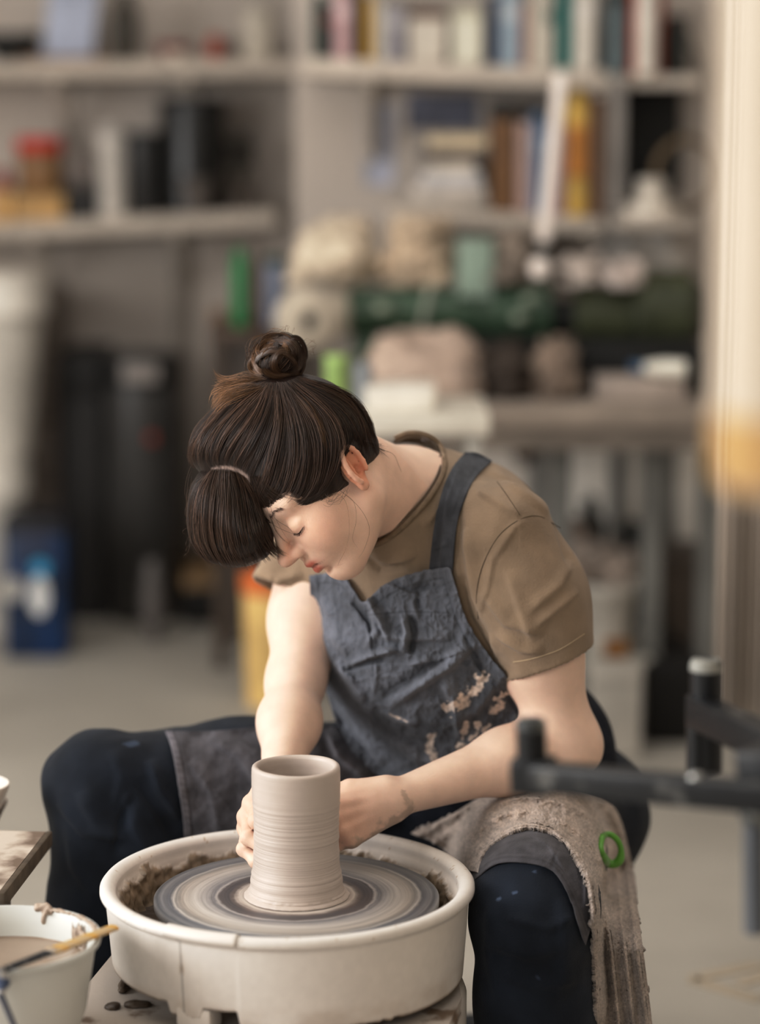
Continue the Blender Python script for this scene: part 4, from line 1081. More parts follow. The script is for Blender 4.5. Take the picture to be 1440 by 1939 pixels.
# ================================================================== THE POT
pot = None
hw = [(1700, 93), (1692, 91.5), (1680, 89), (1660, 85.5), (1640, 83), (1610, 81.5), (1580, 81), (1550, 81.5), (1520, 83), (1498, 84), (1480, 84), (1468, 83.5), (1462, 82.5)]
k_ = WC[1] / math.cos(0) ; scale_ = 1 / (F_PX / (np.dot(np.array([WC[0], WC[1], .52]) - CAM, -CT)))
H0, H1 = .4535, .4535 + .166
prof = []
for y, w in hw:
    z = H0 + (1700 - y) / (1700 - 1462) * (H1 - H0); prof.append((w * scale_, z))
zs = np.linspace(H0, H1 - .003, 150); rs = np.interp(zs, [p[1] for p in prof], [p[0] for p in prof])
rg = np.random.default_rng(5)
ridge = np.interp(zs, np.linspace(H0, H1, 75), rg.normal(0, 1, 75)); ridge = ridge * .00022 * np.interp(zs, [H0, H0 + .02, H0 + .11, H0 + .125, H1], [.6, 1.0, 1.1, .30, .10])
big = .0004 * np.interp(zs, np.linspace(H0, H1, 22), rg.normal(0, 1, 22)) * np.interp(zs, [H0, H0 + .1, H0 + .13, H1], [1, 1, .2, .1])
for zz, aa in ((H0 + .118, .0006), (H0 + .098, -.0006), (H0 + .075, .0006), (H0 + .055, -.0005), (H0 + .031, .0005)): big += aa * np.exp(-((zs - zz) / .0012) ** 2)
outp = [(float(a + b + c), float(z)) for a, b, c, z in zip(rs, ridge, big, zs)]
R1 = rs[-1]
rim = [(R1 - .0006, H1 - .0015), (R1 - .0022, H1 - .0002), (R1 - .0048, H1 + .0002), (R1 - .0072, H1 - .0010), (R1 - .0084, H1 - .0040)]
inn = [(R1 - .0084 - .0004 * math.sin(k * 1.9), H1 - .006 - .0045 * k) for k in range(28)]; inn += [(R1 - .014, inn[-1][1] - .006), (0, inn[-1][1] - .008)]
foot = [(0, H0), (.064, H0), (.0655, H0 + .0006), (.0645, H0 + .0022), (.0625, H0 + .0034), (.0605, H0 + .0046), (outp[5][0] + .0015, H0 + .0060)]
fp = foot + [p for p in outp if p[1] > H0 + .0068] + rim + inn
bm = bmesh.new(); add_lathe(bm, fp, (0, 0, 0), 160)
rr_ = random.Random(3)
for v in bm.verts:
    a = math.atan2(v.co.y, v.co.x); r = math.hypot(v.co.x, v.co.y); z = v.co.z
    if r < 1e-4: continue
    k = 1 + .0022 * math.sin(a * 3 + z * 60) + .0015 * math.sin(a * 7 + 2)
    if z < H0 + .008: k += .010 * vnoise(np.array([[math.cos(a) * 18, math.sin(a) * 18, z * 200]]), 4)[0]
    v.co.x *= k; v.co.y *= k; v.co.z += .0006 * math.sin(a * 2 + .6) * (z > H1 - .03)
def mat_clay():
    m = mat('wet_clay', (198, 186, 177), rough=.42, var=.035, scale=14, spec=.45)
    nt = m.node_tree; N = nt.nodes; L = nt.links; b = N['Principled BSDF']
    tc = N.new('ShaderNodeTexCoord'); mp = N.new('ShaderNodeMapping'); mp.inputs['Scale'].default_value = (3, 3, 260); mp.inputs['Rotation'].default_value = (.02, .03, 0); L.new(tc.outputs['Object'], mp.inputs[0])
    nz = N.new('ShaderNodeTexNoise'); nz.inputs['Scale'].default_value = 2.2; nz.inputs['Detail'].default_value = 6; L.new(mp.outputs[0], nz.inputs['Vector'])
    sx = N.new('ShaderNodeSeparateXYZ'); L.new(tc.outputs['Object'], sx.inputs[0]); mr = N.new('ShaderNodeMapRange'); mr.inputs['From Min'].default_value = H0 + .108; mr.inputs['From Max'].default_value = H0 + .125
    mr.inputs['To Min'].default_value = .75; mr.inputs['To Max'].default_value = .12; L.new(sx.outputs[2], mr.inputs[0])
    bp = N.new('ShaderNodeBump'); bp.inputs['Distance'].default_value = .0016; L.new(mr.outputs[0], bp.inputs['Strength']); L.new(nz.outputs['Fac'], bp.inputs['Height']); L.new(bp.outputs[0], b.inputs['Normal'])
    return m
M_CLAY = mat_clay()
pot = autosmooth(link('clay_vessel', bm_mesh(bm), M_CLAY), 60); pot.location = (WC[0], WC[1], .0002)
tag(pot, 'tall grey-beige wet clay cylinder with throwing rings, centred on the wheel head', 'pot')

# ================================================================== SLIP BUCKET, BRUSH
BKZ0 = .3455; BRZ = .472
bc = at_z(0, 1776, BRZ); RB = .117
bucket = thing('bucket', 'white plastic bucket of slip with clay-caked rim, at bottom left beside the wheel', 'bucket', (bc[0], bc[1], BKZ0))
hb = BRZ - BKZ0
lathe_obj('bucket_body', [(0, 0), (.078, 0), (.084, .004), (.098, .04), (.109, hb - .018), (.110, hb - .008), (.116, hb - .006), (RB, hb - .002), (RB - .001, hb + .001), (RB - .005, hb + .001), (RB - .008, hb - .004), (.107, hb - .02), (.102, hb - .055), (.0, hb - .06)],
          mat('bucket_plastic', (206, 208, 204), rough=.38, var=.03, scale=6, sss=0), bucket, n=96)
lathe_obj('slip', [(0, hb - .036), (.1045, hb - .0355), (.1050, hb - .034)], mat('grey_slip', (158, 142, 126), rough=.25, var=.05, scale=12, spec=.5), bucket, n=64)
# clay caked on its rim and inner wall
f = Field(); bx_, by_, bz_ = bc[0], bc[1], BRZ
def brim(a, dr=0, dz=0): return np.array([bx_ + (RB - .004 + dr) * math.cos(a), by_ + (RB - .004 + dr) * math.sin(a), bz_ + dz])
aK = math.atan2(*(at_z(88, 1716, BRZ) - bc)[[1, 0]])
for t in np.linspace(-.06, .06, 4): f.ell(brim(aK + t, 0, .001), np.eye(3), (.0055, .0055, .0055), .006)
f.cone(brim(aK - .05, -.004, -.004), brim(aK - .01, -.006, -.012), .004, .003, .006)
f.post = lambda P, d: d - .0028 * fbm(P * 130, 2, 91)
v, q = extract(f, .0018, 14); c0 = np.array([bc[0], bc[1], BKZ0]); link('clay_crust', from_np('clay_crust', v - c0, q), mat('drying_clay', (176, 160, 146), rough=.6, var=.12, scale=80, bump=.3), bucket)
f = Field(); aK2 = aK - .62
for t in np.linspace(-.14, .14, 6): f.ell(brim(aK2 + t, -.0085, -.012 - .010 * abs(math.sin(t * 19))), np.eye(3), (.0022, .0022, .016), .004)
for t in np.linspace(-.6, .5, 16): f.ell(brim(aK2 + t, -.001, .0000), np.eye(3), (.0045, .0045, .0018), .004)
f.post = lambda P, d: d - .001 * fbm(P * 110, 2, 92)
v, q = extract(f, .0018, 14); link('clay_crust', from_np('clay_crust', v - c0, q), MATS['drying_clay'], bucket)

# brush lying across the rim
b0 = at_z(8, 1836, BRZ + .008); b1 = at_z(216, 1756, BRZ + .0068); bd = unit(b1 - b0); Lb = np.linalg.norm(b1 - b0)
brush = thing('paintbrush', 'flat brush with yellow wooden handle and black worn ferrule lying across the bucket rim', 'brush', tuple(b0))
rotb = Vector(bd).to_track_quat('X', 'Z').to_matrix()
def bpart(name, x0, x1, w0, w1, h0, h1, m, par=brush):
    bm = bmesh.new(); rows = []
    for x, w, h in ((x0, w0, h0), (x0 * .5 + x1 * .5, (w0 + w1) / 2, (h0 + h1) / 2), (x1, w1, h1)):
        rows.append([bm.verts.new(rotb @ Vector((x, y * w, z * h))) for y, z in ((-.5, -.25), (-.5, .25), (-.25, .5), (.25, .5), (.5, .25), (.5, -.25), (.25, -.5), (-.25, -.5))])
    for a, b in zip(rows, rows[1:]):
        for k in range(8): bm.faces.new((a[k], a[(k + 1) % 8], b[(k + 1) % 8], b[k]))
    bm.faces.new(rows[0]); bm.faces.new(rows[-1][::-1]); return autosmooth(link(name, bm_mesh(bm), m, par), 50)
bpart('handle', Lb * .42, Lb, .019, .015, .0062, .0058, mat('yellow_wood', (204, 160, 74), rough=.5, col2=(186, 164, 128), scale=40, stretch=(.5, 2, 2), lo=.45, hi=.6, bump=.1))
bpart('ferrule', 0, Lb * .40, .009, .012, .0062, .0062, mat('worn_black_paint', (32, 31, 34), rough=.45, col2=(150, 145, 140), scale=60, lo=.34, hi=.40))
bpart('ferrule_collar', Lb * .385, Lb * .45, .0125, .018, .0066, .0066, mat('clay_smeared_metal', (178, 166, 152), rough=.5, col2=(50, 48, 50), scale=50, lo=.38, hi=.42))
# second tool leaning on the front of the bucket
t0, t1 = at(-6, 1858, 2.62), at(34, 1960, 2.58)
tool = thing('paintbrush', 'thin dark blue brush leaning on the bucket front, below the flat brush', 'brush', tuple(t1))
tube_obj('handle', [tuple(np.array(p) - t1) for p in (at(0, 1880, 2.615), at(34, 1960, 2.58), at(46, 1990, 2.57))], [.0035, .003, .0028], mat('navy_lacquer', (36, 36, 52), rough=.35), tool)
tube_obj('ferrule', [tuple(np.array(p) - t1) for p in (at(-4, 1835, 2.625), at(6, 1862, 2.62), at(1, 1884, 2.614))], [.0075, .0088, .004], mat('clay_covered_blue', (176, 174, 172), rough=.5, col2=(70, 82, 108), scale=70, lo=.42, hi=.5), tool)

# ================================================================== WARE BOARD AT LEFT WITH BOWL
tz = .476
tb = thing('work_table', 'small clay-stained wooden work table cut off by the photo\'s left edge, bowl on top', 'table', (-.62, 3.02, 0))
o0 = np.array([-.62, 3.02, 0]); c1 = at_z(90, 1574, tz); c2 = at_z(-60, 1760, tz)
poly = [(c1[0] - o0[0], c1[1] - o0[1]), (c1[0] - o0[0] - .45, c1[1] - o0[1] + .02), (c1[0] - o0[0] - .45, c1[1] - o0[1] - .24), (c2[0] - o0[0], c1[1] - o0[1] - .24)]
c3 = at_z(0, 1690, tz); poly = [(c1[0] - o0[0], c1[1] - o0[1]), (c1[0] - o0[0] - .45, c1[1] - o0[1] + .01), (c1[0] - o0[0] - .45, c3[1] - o0[1] - .0), (c3[0] - o0[0], c3[1] - o0[1])]
polyT = [poly[0], (poly[0][0] - .078, poly[0][1] + .002), (poly[0][0] - .078, poly[0][1] + .17), (poly[1][0], poly[0][1] + .17), poly[2], poly[3]]
bm = bmesh.new(); add_prism(bm, polyT, tz - .012, tz, .002); autosmooth(link('table_top', bm_mesh(bm), mat('dusty_board', (196, 184, 172), rough=.8, col2=(120, 104, 90), scale=10, lo=.40, hi=.52, det=7, bump=.15), tb))
M_EDGE = mat('dark_board_edge', (92, 80, 66), rough=.8, var=.2, scale=40, bump=.3)
e0, e1 = Vector((poly[0][0], poly[0][1], tz - .010)), Vector((poly[3][0], poly[3][1], tz - .010)); dv = e1 - e0
box_obj('edge_strip', tuple((e0 + e1) / 2 + Vector((.002, 0, 0))), (dv.length + .004, .008, .020), M_EDGE, tb, .002, dv.to_track_quat('X', 'Z').to_matrix())
for x, y in ((poly[0][0] - .06, poly[0][1] - .05), (poly[1][0] + .05, poly[1][1] - .05), (poly[2][0] + .05, poly[2][1] + .05), (poly[3][0] - .09, poly[3][1] + .06)):
    box_obj('leg', (x, y, (tz - .012) / 2), (.03, .03, tz - .012), M_EDGE, tb, .003)
bw = at_z(-48, 1546, tz); hbw = .045
bowl = lathe_obj('bowl', [(0, .004), (.018, .004), (.022, 0), (.026, 0), (.027, .006), (.040, .022), (.0475, hbw - .004), (.0480, hbw), (.0465, hbw + .001), (.0450, hbw - .003), (.036, .020), (.018, .010), (0, .009)], mat('white_glaze', (214, 206, 196), rough=.3, var=.03, scale=9), None, n=64)
bowl.location = (bw[0], bw[1], tz); tag(bowl, 'white round bowl standing on the dusty board at the left edge', 'bowl')

# ================================================================== TOWEL AND TOOL ON HER LEG
def towel_fold(Q, U, V):
    P = np.c_[Q / 20.0, np.zeros(len(Q))]
    w_ = V + .03 * np.sin(U * 7); h = sum(a * np.exp(-((w_ - c) / s_) ** 2) for c, s_, a in ((.10, .07, .010), (.34, .06, .012), (.60, .065, .014), (.88, .07, .010))) - .004
    h = h * np.interp(U, [0, .12, .35, .6, 1], [.5, .7, .8, 1.15, 1.3])
    h += .002 * np.exp(-((np.sin(U * 30 + V * 5)) / .35) ** 2) * np.interp(U, [0, .1, .4, .5], [1, 1, .6, 0])
    h += .004 * fbm(P, 3, 51) * np.interp(U, [0, .45, .6, 1], [1.5, 1.2, .5, .4])
    h += .0009 * fbm(np.c_[Q / 2.6, np.zeros(len(Q))], 2, 52)
    return h
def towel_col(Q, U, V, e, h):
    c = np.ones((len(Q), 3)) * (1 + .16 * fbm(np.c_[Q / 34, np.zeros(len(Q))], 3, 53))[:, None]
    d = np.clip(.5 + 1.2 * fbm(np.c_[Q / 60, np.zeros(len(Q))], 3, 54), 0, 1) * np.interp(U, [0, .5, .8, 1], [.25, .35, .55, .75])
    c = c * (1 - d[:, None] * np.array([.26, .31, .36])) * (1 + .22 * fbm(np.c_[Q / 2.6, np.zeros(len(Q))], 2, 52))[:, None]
    return c * (1 + np.clip(h * 7, -.25, .15))[:, None] * np.interp(Q[:, 1], [1600, 1750], [1.0, .82])[:, None]  # fold shading goes into the colour; tone also drops lower down
def hang(C, X):
    w = np.clip((C[..., 1] - 1640) / 160, 0, 1) * np.clip((C[..., 0] - 1080) / 60, 0, 1)
    return X * (1 - w) + np.minimum(X, 3.05) * w
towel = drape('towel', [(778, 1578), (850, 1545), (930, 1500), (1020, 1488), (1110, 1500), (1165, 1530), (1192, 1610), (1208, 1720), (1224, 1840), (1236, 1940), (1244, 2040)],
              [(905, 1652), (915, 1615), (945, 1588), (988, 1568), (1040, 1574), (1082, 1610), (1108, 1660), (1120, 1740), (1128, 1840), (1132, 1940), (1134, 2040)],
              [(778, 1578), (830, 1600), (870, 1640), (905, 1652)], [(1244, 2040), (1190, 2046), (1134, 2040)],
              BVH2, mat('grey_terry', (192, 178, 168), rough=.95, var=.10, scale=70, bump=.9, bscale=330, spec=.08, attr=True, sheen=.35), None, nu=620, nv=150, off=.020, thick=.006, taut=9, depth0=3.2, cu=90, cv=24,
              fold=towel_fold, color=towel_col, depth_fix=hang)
tag(towel, 'thick grey terry towel draped over her left thigh and hanging down its side', 'towel')
TB = bvh_of([towel])
hd = (ray_depth(TB, 1150, 1600) or 3.1)
tc_ = at(1159, 1608, hd - .012)
rt_ = thing('pottery_tool', 'bright green plastic ring-handled tool tucked into the towel folds', 'tool', tuple(tc_))
pts = []
ring_ = [(1141, 1584), (1138, 1605), (1143, 1622), (1152, 1634), (1164, 1636), (1174, 1628), (1177, 1612), (1172, 1594), (1160, 1582), (1150, 1580)]
rp = resample(ring_ + [ring_[0]], 48); dd = [ -.004 + .006 * math.sin((x - 1140) / 38 * 2.4) for x, y in rp]
M_GREEN = mat('green_plastic', (104, 168, 66), rough=.35, var=.08, scale=30, spec=.5)
bm = bmesh.new(); P3 = [at(x, y, min(hd, ray_depth(TB, x, y) or hd) - .007 + q * .3) - tc_ for (x, y), q in zip(rp, dd)]
rad = [.0040 + .0022 * math.exp(-((y - 1630) / 12) ** 2) for x, y in rp]
add_tube(bm, P3[:-1] + [P3[0]], rad, 14, False); autosmooth(link('ring_handle', bm_mesh(bm), M_GREEN, rt_), 80)
bpart2 = [at(1128, 1566, hd - .008) - tc_, at(1136, 1576, hd - .012) - tc_, at(1144, 1588, hd - .014) - tc_]
tube_obj('neck', [tuple(p) for p in bpart2], [.0035, .0050, .0060], mat('grey_green_plastic', (132, 150, 108), rough=.5), rt_)
# ================================================================== THE ROOM
M_WALL = mat('painted_plaster', (186, 177, 168), rough=.9, var=.05, scale=1.2, bump=.08, bscale=20, spec=.15)
M_FLOOR = mat('grey_concrete', (182, 177, 167), rough=.55, col2=(160, 154, 144), scale=1.6, det=7, bump=.05, bscale=12, lo=.3, hi=.7)
M_SHELF = mat('dusty_white_shelf', (190, 180, 168), rough=.8, var=.08, scale=9, bump=.1)
M_BENCH = mat('dusty_bench', (158, 146, 134), rough=.8, var=.12, scale=6, bump=.1)
YB, YR, XC = 7.25, 6.45, -.22
def struct(name, c, s, m):
    o = box_obj(name, c, s, m, None, 0); return tag(o, kind='structure')
struct('floor', (0, 3.6, -.03), (7.6, 10.4, .06), M_FLOOR)
struct('ceiling', (0, 3.6, 2.93), (7.6, 10.4, .06), mat('white_ceiling', (205, 200, 192), rough=.9, var=.02))
struct('wall_back', (-2.0, YB + .05, 1.45), (3.6 + .0, .1, 2.9), M_WALL)
struct('wall_back_right', (XC + 2.0, YR + .45, 1.45), (4.0, .9, 2.9), M_WALL)
struct('wall_right', (2.65, 3.6, 1.45), (.1, 10.0, 2.9), M_WALL)
struct('wall_front', (0, -1.35, 1.45), (7.4, .1, 2.9), M_WALL)
# left wall with the big window that lights the room
wy0, wy1, wz0, wz1 = .4, 3.9, .75, 2.65
bm = bmesh.new()
for c, s in (((-3.7, (-1.3 + wy0) / 2, 1.45), (.1, wy0 + 1.3, 2.9)), ((-3.7, (wy1 + YB) / 2, 1.45), (.1, YB - wy1, 2.9)), ((-3.7, (wy0 + wy1) / 2, wz0 / 2), (.1, wy1 - wy0, wz0)), ((-3.7, (wy0 + wy1) / 2, (wz1 + 2.9) / 2), (.1, wy1 - wy0, 2.9 - wz1))):
    add_box(bm, c, s, 0)
tag(autosmooth(link('wall_left', bm_mesh(bm), M_WALL)), kind='structure')
bm = bmesh.new()
for y in (wy0 + .03, (wy0 * 2 + wy1) / 3, (wy0 + wy1 * 2) / 3, wy1 - .03): add_box(bm, (-3.7, y, (wz0 + wz1) / 2), (.06, .05, wz1 - wz0), .003)
for z in (wz0 + .03, wz1 - .03): add_box(bm, (-3.7, (wy0 + wy1) / 2, z), (.06, wy1 - wy0, .05), .003)
tag(autosmooth(link('window_1', bm_mesh(bm), mat('white_frame', (215, 212, 206), rough=.5))), kind='structure')

def xz(px, py, Y): p = at(px, py, Y); return p[0], p[2]
def shelf(name, x0, y0, x1, y1, Yf, dep, th, lab, brk=()):
    """a board whose front top edge runs from pixel (x0,y0) to (x1,y1)"""
    a, b = at(x0, y0, Yf), at(x1, y1, Yf); L = np.linalg.norm(b - a); t = thing(name, lab, 'shelf', tuple((a + b) / 2))
    rot = Matrix.Rotation(-math.atan2(b[2] - a[2], b[0] - a[0]), 3, 'Y')
    box_obj('board', tuple(rot @ Vector((0, dep / 2, -th / 2))), (L, dep, th), M_SHELF, t, .004, rot)
    for bx in brk:
        X = at(bx, y0, Yf)[0] - (a[0] + b[0]) / 2; zz = (b[2] - a[2]) / (b[0] - a[0]) * X
        bm = bmesh.new(); add_box(bm, (X, dep - .01, zz - th - .10), (.025, .015, .20), .002); add_box(bm, (X, dep / 2, zz - th - .012), (.025, dep * .9, .015), .002)
        d = Vector((0, dep * .75, -.16)); add_box(bm, (X, dep * .55, zz - th - .09), (.015, d.length, .012), .002, d.to_track_quat('Y', 'Z').to_matrix())
        autosmooth(link('bracket', bm_mesh(bm), M_SHELF, t))
    f = lambda X: a[2] + (b[2] - a[2]) * (X - a[0]) / (b[0] - a[0]); f.Y = Yf; f.rot = rot
    return f
SH_UL = shelf('wall_shelf', -260, 119, 560, 112, 6.93, .32, .045, 'long upper white wall shelf at left, holding canisters and red dishes', (100, 350))
SH_UR = shelf('wall_shelf', 572, 108, 1150, 134, 6.13, .30, .045, 'upper white wall shelf at right, packed with books', (700, 1140))
SH_LL = shelf('wall_shelf', -240, 434, 522, 398, 6.93, .32, .045, 'lower white wall shelf at left with black canisters and a red-lidded jar', (60, 330))
SH_LR = shelf('wall_shelf', 736, 390, 1148, 414, 6.13, .30, .040, 'lower white wall shelf at right with the yellow and blue book spines', (780, 1120))
SH_RR = shelf('wall_shelf', 1152, 142, 1330, 142, 6.13, .30, .03, 'short dark shelf at far right carrying the orange bottle')

def spot(x0, x1, ytop, Y, Z):
    """world centre x, width and height of what spans x0..x1 and rises from Z to pixel row ytop at depth Y"""
    a = at(x0, ytop, Y); b = at(x1, ytop, Y); return (a[0] + b[0]) / 2, b[0] - a[0], a[2] - (Z((a[0] + b[0]) / 2) if callable(Z) else Z), (Z((a[0] + b[0]) / 2) if callable(Z) else Z)
def mcol(c, rough=.6, **k): return mat('paint_%d_%d_%d' % c, c, rough=rough, **k)
def boxy(name, x0, x1, ytop, Y, Z, dep, c, lab, cat, grp=None, rz=0, bev=.006, m=None, lid=None):
    X, w, h, z = spot(x0, x1, ytop, Y - 0, Z); t = thing(name, lab, cat, (X, Y + dep / 2, z), rz, grp) if lid else None
    m = m or mcol(c)
    if not lid:
        o = box_obj(name, (0, 0, h / 2), (w, dep, h), m, None, bev); o.location = (X, Y + dep / 2, z + .0008); o.rotation_euler = (0, 0, rz); return tag(o, lab, cat, grp)
    box_obj('body', (0, 0, h * .42 + .0008), (w * .97, dep * .97, h * .84), m, t, bev); box_obj('lid', (0, 0, h * .92), (w, dep, h * .16), mcol(lid), t, bev); return t
def book(x0, x1, ytop, Y, Z, c, lab, grp, band=None, tilt=0, dep=.2):
    X, w, h, z = spot(x0, x1, ytop, Y, Z); t = thing('book', lab, 'book', (X, Y + dep / 2, z + .001), 0, grp); t.rotation_euler = (0, tilt, 0)
    bm = bmesh.new(); th = min(.004, w * .15)
    for sx in (-1, 1): add_box(bm, (sx * (w / 2 - th / 2), 0, h / 2), (th, dep, h), .001)
    add_box(bm, (0, -dep / 2 + th / 2, h / 2), (w, th, h), .0015); autosmooth(link('cover', bm_mesh(bm), mcol(c), t))
    box_obj('pages', (0, th * .6, h / 2), (w - 2 * th, dep - th * 2.4, h - .008), mcol((212, 204, 188)), t, 0)
    if band: box_obj('spine_label', (0, -dep / 2 - .0006, h * .68), (w * .86, .0012, h * .2), mcol(band), t, 0)
    return t
def jar(name, x0, x1, ytop, Y, Z, c, lab, cat, lid=None, grp=None, prof=None, n=40, band=None, rough=.45, lidh=.88):
    X, w, h, z = spot(x0, x1, ytop, Y, Z); r = w / 2; t = thing(name, lab, cat, (X, Y + r, z + .0008), 0, grp)
    pr = prof(r, h) if prof else [(0, 0), (r * .92, 0), (r, .01 * h + .002), (r, h * .9), (r * .97, h * .93), (r * .97, h if not lid else h * .93), (r * .90, h if not lid else h * .93), (r * .88, h * .9), (0, h * .9)]
    lathe_obj('body', pr, mcol(c, rough), t, n=n)
    if lid: lathe_obj('lid', [(0, h * lidh), (r * 1.03, h * lidh), (r * 1.03, h * .985), (r * .97, h), (0, h)], mcol(lid, rough), t, n=n)
    if band: lathe_obj('label', [(r * 1.002 + .0006, h * .30), (r * 1.006 + .0008, h * .32), (r * 1.006 + .0008, h * .66), (r * 1.002 + .0006, h * .68)], mcol(band), t, n=n)
    return t
YL, YRR = 6.97, 6.17
# --- upper left shelf
jar('bowl', -40, 72, 62, YL, SH_UL, (38, 38, 36), 'dark rounded bowl at the left end of the upper left shelf', 'bowl', prof=lambda r, h: [(0, 0), (r * .5, 0), (r * .9, h * .5), (r, h), (r * .94, h), (r * .8, h * .5), (0, h * .15)])
o = boxy('plastic_sheet', 76, 172, -30, YL + .05, SH_UL, .02, (178, 184, 200), 'pale blue plastic sheet leaning on the wall, upper left shelf', 'panel', rz=.0); o.rotation_euler = (-.16, .10, 0)
boxy('wooden_board', 30, 200, 108, YL - .03, SH_UL, .05, (120, 84, 56), 'thin brown wooden strip lying along the front of the upper left shelf', 'board', bev=.002)
jar('vase', 204, 262, -20, YL, SH_UL, (66, 60, 50), 'tall dark brown vase right of the pale blue sheet', 'vase', prof=lambda r, h: [(0, 0), (r * .6, 0), (r, h * .35), (r * .8, h * .7), (r * .4, h * .85), (r * .5, h), (r * .42, h), (r * .3, h * .85), (0, h * .6)])
jar('dish', 290, 362, 82, YL, SH_UL, (112, 40, 34), 'dark red low dish on the upper left shelf', 'dish', prof=lambda r, h: [(0, 0), (r * .6, 0), (r, h * .8), (r, h), (r * .9, h * .9), (0, h * .25)])
jar('cup', 308, 354, 98, YL - .035, SH_UL, (214, 206, 192), 'small white cup in front of the dark red dish', 'cup', prof=lambda r, h: [(0, 0), (r * .7, 0), (r, h), (r * .9, h), (r * .62, h * .15), (0, h * .15)])
jar('pot', 388, 424, 66, YL, SH_UL, (156, 72, 52), 'small orange-red round pot on the upper left shelf', 'pot', prof=lambda r, h: [(0, 0), (r * .6, 0), (r, h * .4), (r * .8, h * .8), (r * .45, h), (r * .38, h), (r * .6, h * .8), (0, h * .5)])
jar('pot', 420, 450, 76, YL, SH_UL, (92, 78, 66), 'small grey-brown pot beside the orange-red one', 'pot', prof=lambda r, h: [(0, 0), (r * .7, 0), (r, h * .5), (r * .6, h), (r * .5, h), (r * .8, h * .5), (0, h * .3)])
jar('canister', 458, 518, 8, YL, SH_UL, (200, 192, 178), 'cream canister left of the cream box, upper left shelf', 'canister', lid=(180, 172, 160))
boxy('storage_box', 524, 588, 28, YRR + .6, SH_UL, .15, (176, 166, 154), 'cream cardboard box beside the cream canister', 'box', lid=(150, 142, 132)) if False else None
# --- upper right shelf: books and jars
G1 = 'books on the upper right shelf'
for x0, x1, y, c, lab, bd in ((592, 612, -14, (52, 62, 52), 'dark green book at the left end of the upper right shelf', None), (613, 629, 6, (34, 34, 34), 'black book beside the dark green one', (120, 60, 50)),
    (631, 664, -20, (186, 156, 156), 'dusty pink book, upper right shelf', (214, 190, 190)), (668, 688, -26, (58, 38, 26), 'dark brown book right of the dusty pink one', None), (690, 706, -10, (180, 142, 48), 'mustard yellow book, upper right shelf', None),
    (710, 728, 2, (196, 190, 178), 'off-white book right of the mustard yellow one', None), (729, 768, 8, (142, 138, 142), 'wide grey book, upper right shelf', (170, 166, 168)), (926, 945, -10, (54, 62, 84), 'navy blue book right of the two white boxes', None),
    (947, 986, -24, (152, 166, 176), 'pale blue-grey wide book, upper right shelf', (190, 196, 200)), (988, 1002, 4, (150, 112, 102), 'thin dull pink book beside the pale blue-grey one', None), (1004, 1030, -22, (206, 198, 184), 'cream book left of the teal one', None),
    (1031, 1052, -14, (190, 184, 172), 'greyish cream book next to the teal one', (120, 130, 120)), (1058, 1083, -26, (16, 110, 104), 'bright teal book on the upper right shelf', None), (1086, 1128, -30, (206, 200, 190), 'wide white book right of the teal one', (220, 214, 206))):
    book(x0, x1, y, YRR, SH_UR, c, lab, G1, bd)
boxy('storage_box', 774, 846, 18, YRR, SH_UR, .2, (196, 188, 176), 'white box with brown lid on the upper right shelf', 'box', lid=(96, 66, 48))
boxy('storage_box', 856, 916, 14, YRR, SH_UR, .2, (212, 208, 192), 'ivory box with a greenish edge, upper right shelf', 'box', lid=(196, 192, 172))
# --- far right short shelf
jar('bottle', 1190, 1266, -20, YRR, SH_RR, (168, 66, 26), 'large orange bottle with a white front label, far right shelf', 'bottle', rough=.35)
X, w, h, z = spot(1210, 1248, 0, YRR - .005, SH_RR); pl = jar('canister', 1209, 1250, -26, YRR - .09, lambda x: SH_RR(x) + .0, (216, 210, 200), 'slim white tube standing in front of the orange bottle', 'canister')
boxy('storage_box', 1136, 1176, -30, YRR + .03, SH_RR, .16, (92, 112, 116), 'blue-grey box left of the orange bottle', 'box', lid=(70, 84, 80)) if False else None
boxy('storage_box', 1152, 1188, -20, YRR, SH_RR, .16, (98, 110, 112), 'blue-grey box left of the orange bottle', 'box', lid=(56, 62, 60))
boxy('storage_box', 1270, 1306, 30, YRR, SH_RR, .16, (40, 42, 38), 'black box right of the orange bottle', 'box', lid=(60, 52, 44))
tag(tube_obj('cardboard_tube', [tuple(at(1300, 52, YRR + .12)), tuple(at(1342, 120, YRR + .10))], .017, mcol((196, 186, 174)), None), 'pale tube leaning at the right end of the far right shelf', 'tube')
# --- lower left shelf
boxy('wooden_box', -20, 22, 360, YL + .02, SH_LL, .18, (196, 160, 104), 'light wooden box at the far left of the lower left shelf', 'box', lid=(206, 172, 120))
boxy('wooden_box', 24, 122, 366, YL, SH_LL, .18, (184, 150, 98), 'tan wooden crate under the amber jar, lower left shelf', 'box', lid=(166, 134, 86))
zc = lambda x: SH_LL(x) + (at(24, 366, YL)[2] - at(24, 424, YL)[2]) * .98
jar('jar', 26, 112, 262, YL + .02, lambda x: at(70, 366, YL)[2] + .001, (140, 106, 70), 'amber glass jar with a red lid on the tan wooden crate', 'jar', lid=(196, 40, 22), prof=lambda r, h: [(0, 0), (r * .9, 0), (r, h * .04), (r, h * .70), (r * .86, h * .76), (r * .86, h * .9), (0, h * .9)], lidh=.74)
jar('jar', -14, 16, 324, YL + .04, lambda x: at(0, 360, YL)[2] + .002, (140, 44, 34), 'small dark red jar on the light wooden box', 'jar')
boxy('storage_box', 126, 186, 352, YL, SH_LL, .16, (30, 27, 25), 'low black box between the tan crate and the white speaker', 'box', lid=(58, 52, 48))
o = jar('ball', 96, 138, 283, YL - .01, lambda x: at(110, 326, YL)[2], (214, 208, 198), 'white ceramic ball', 'ball') if False else None
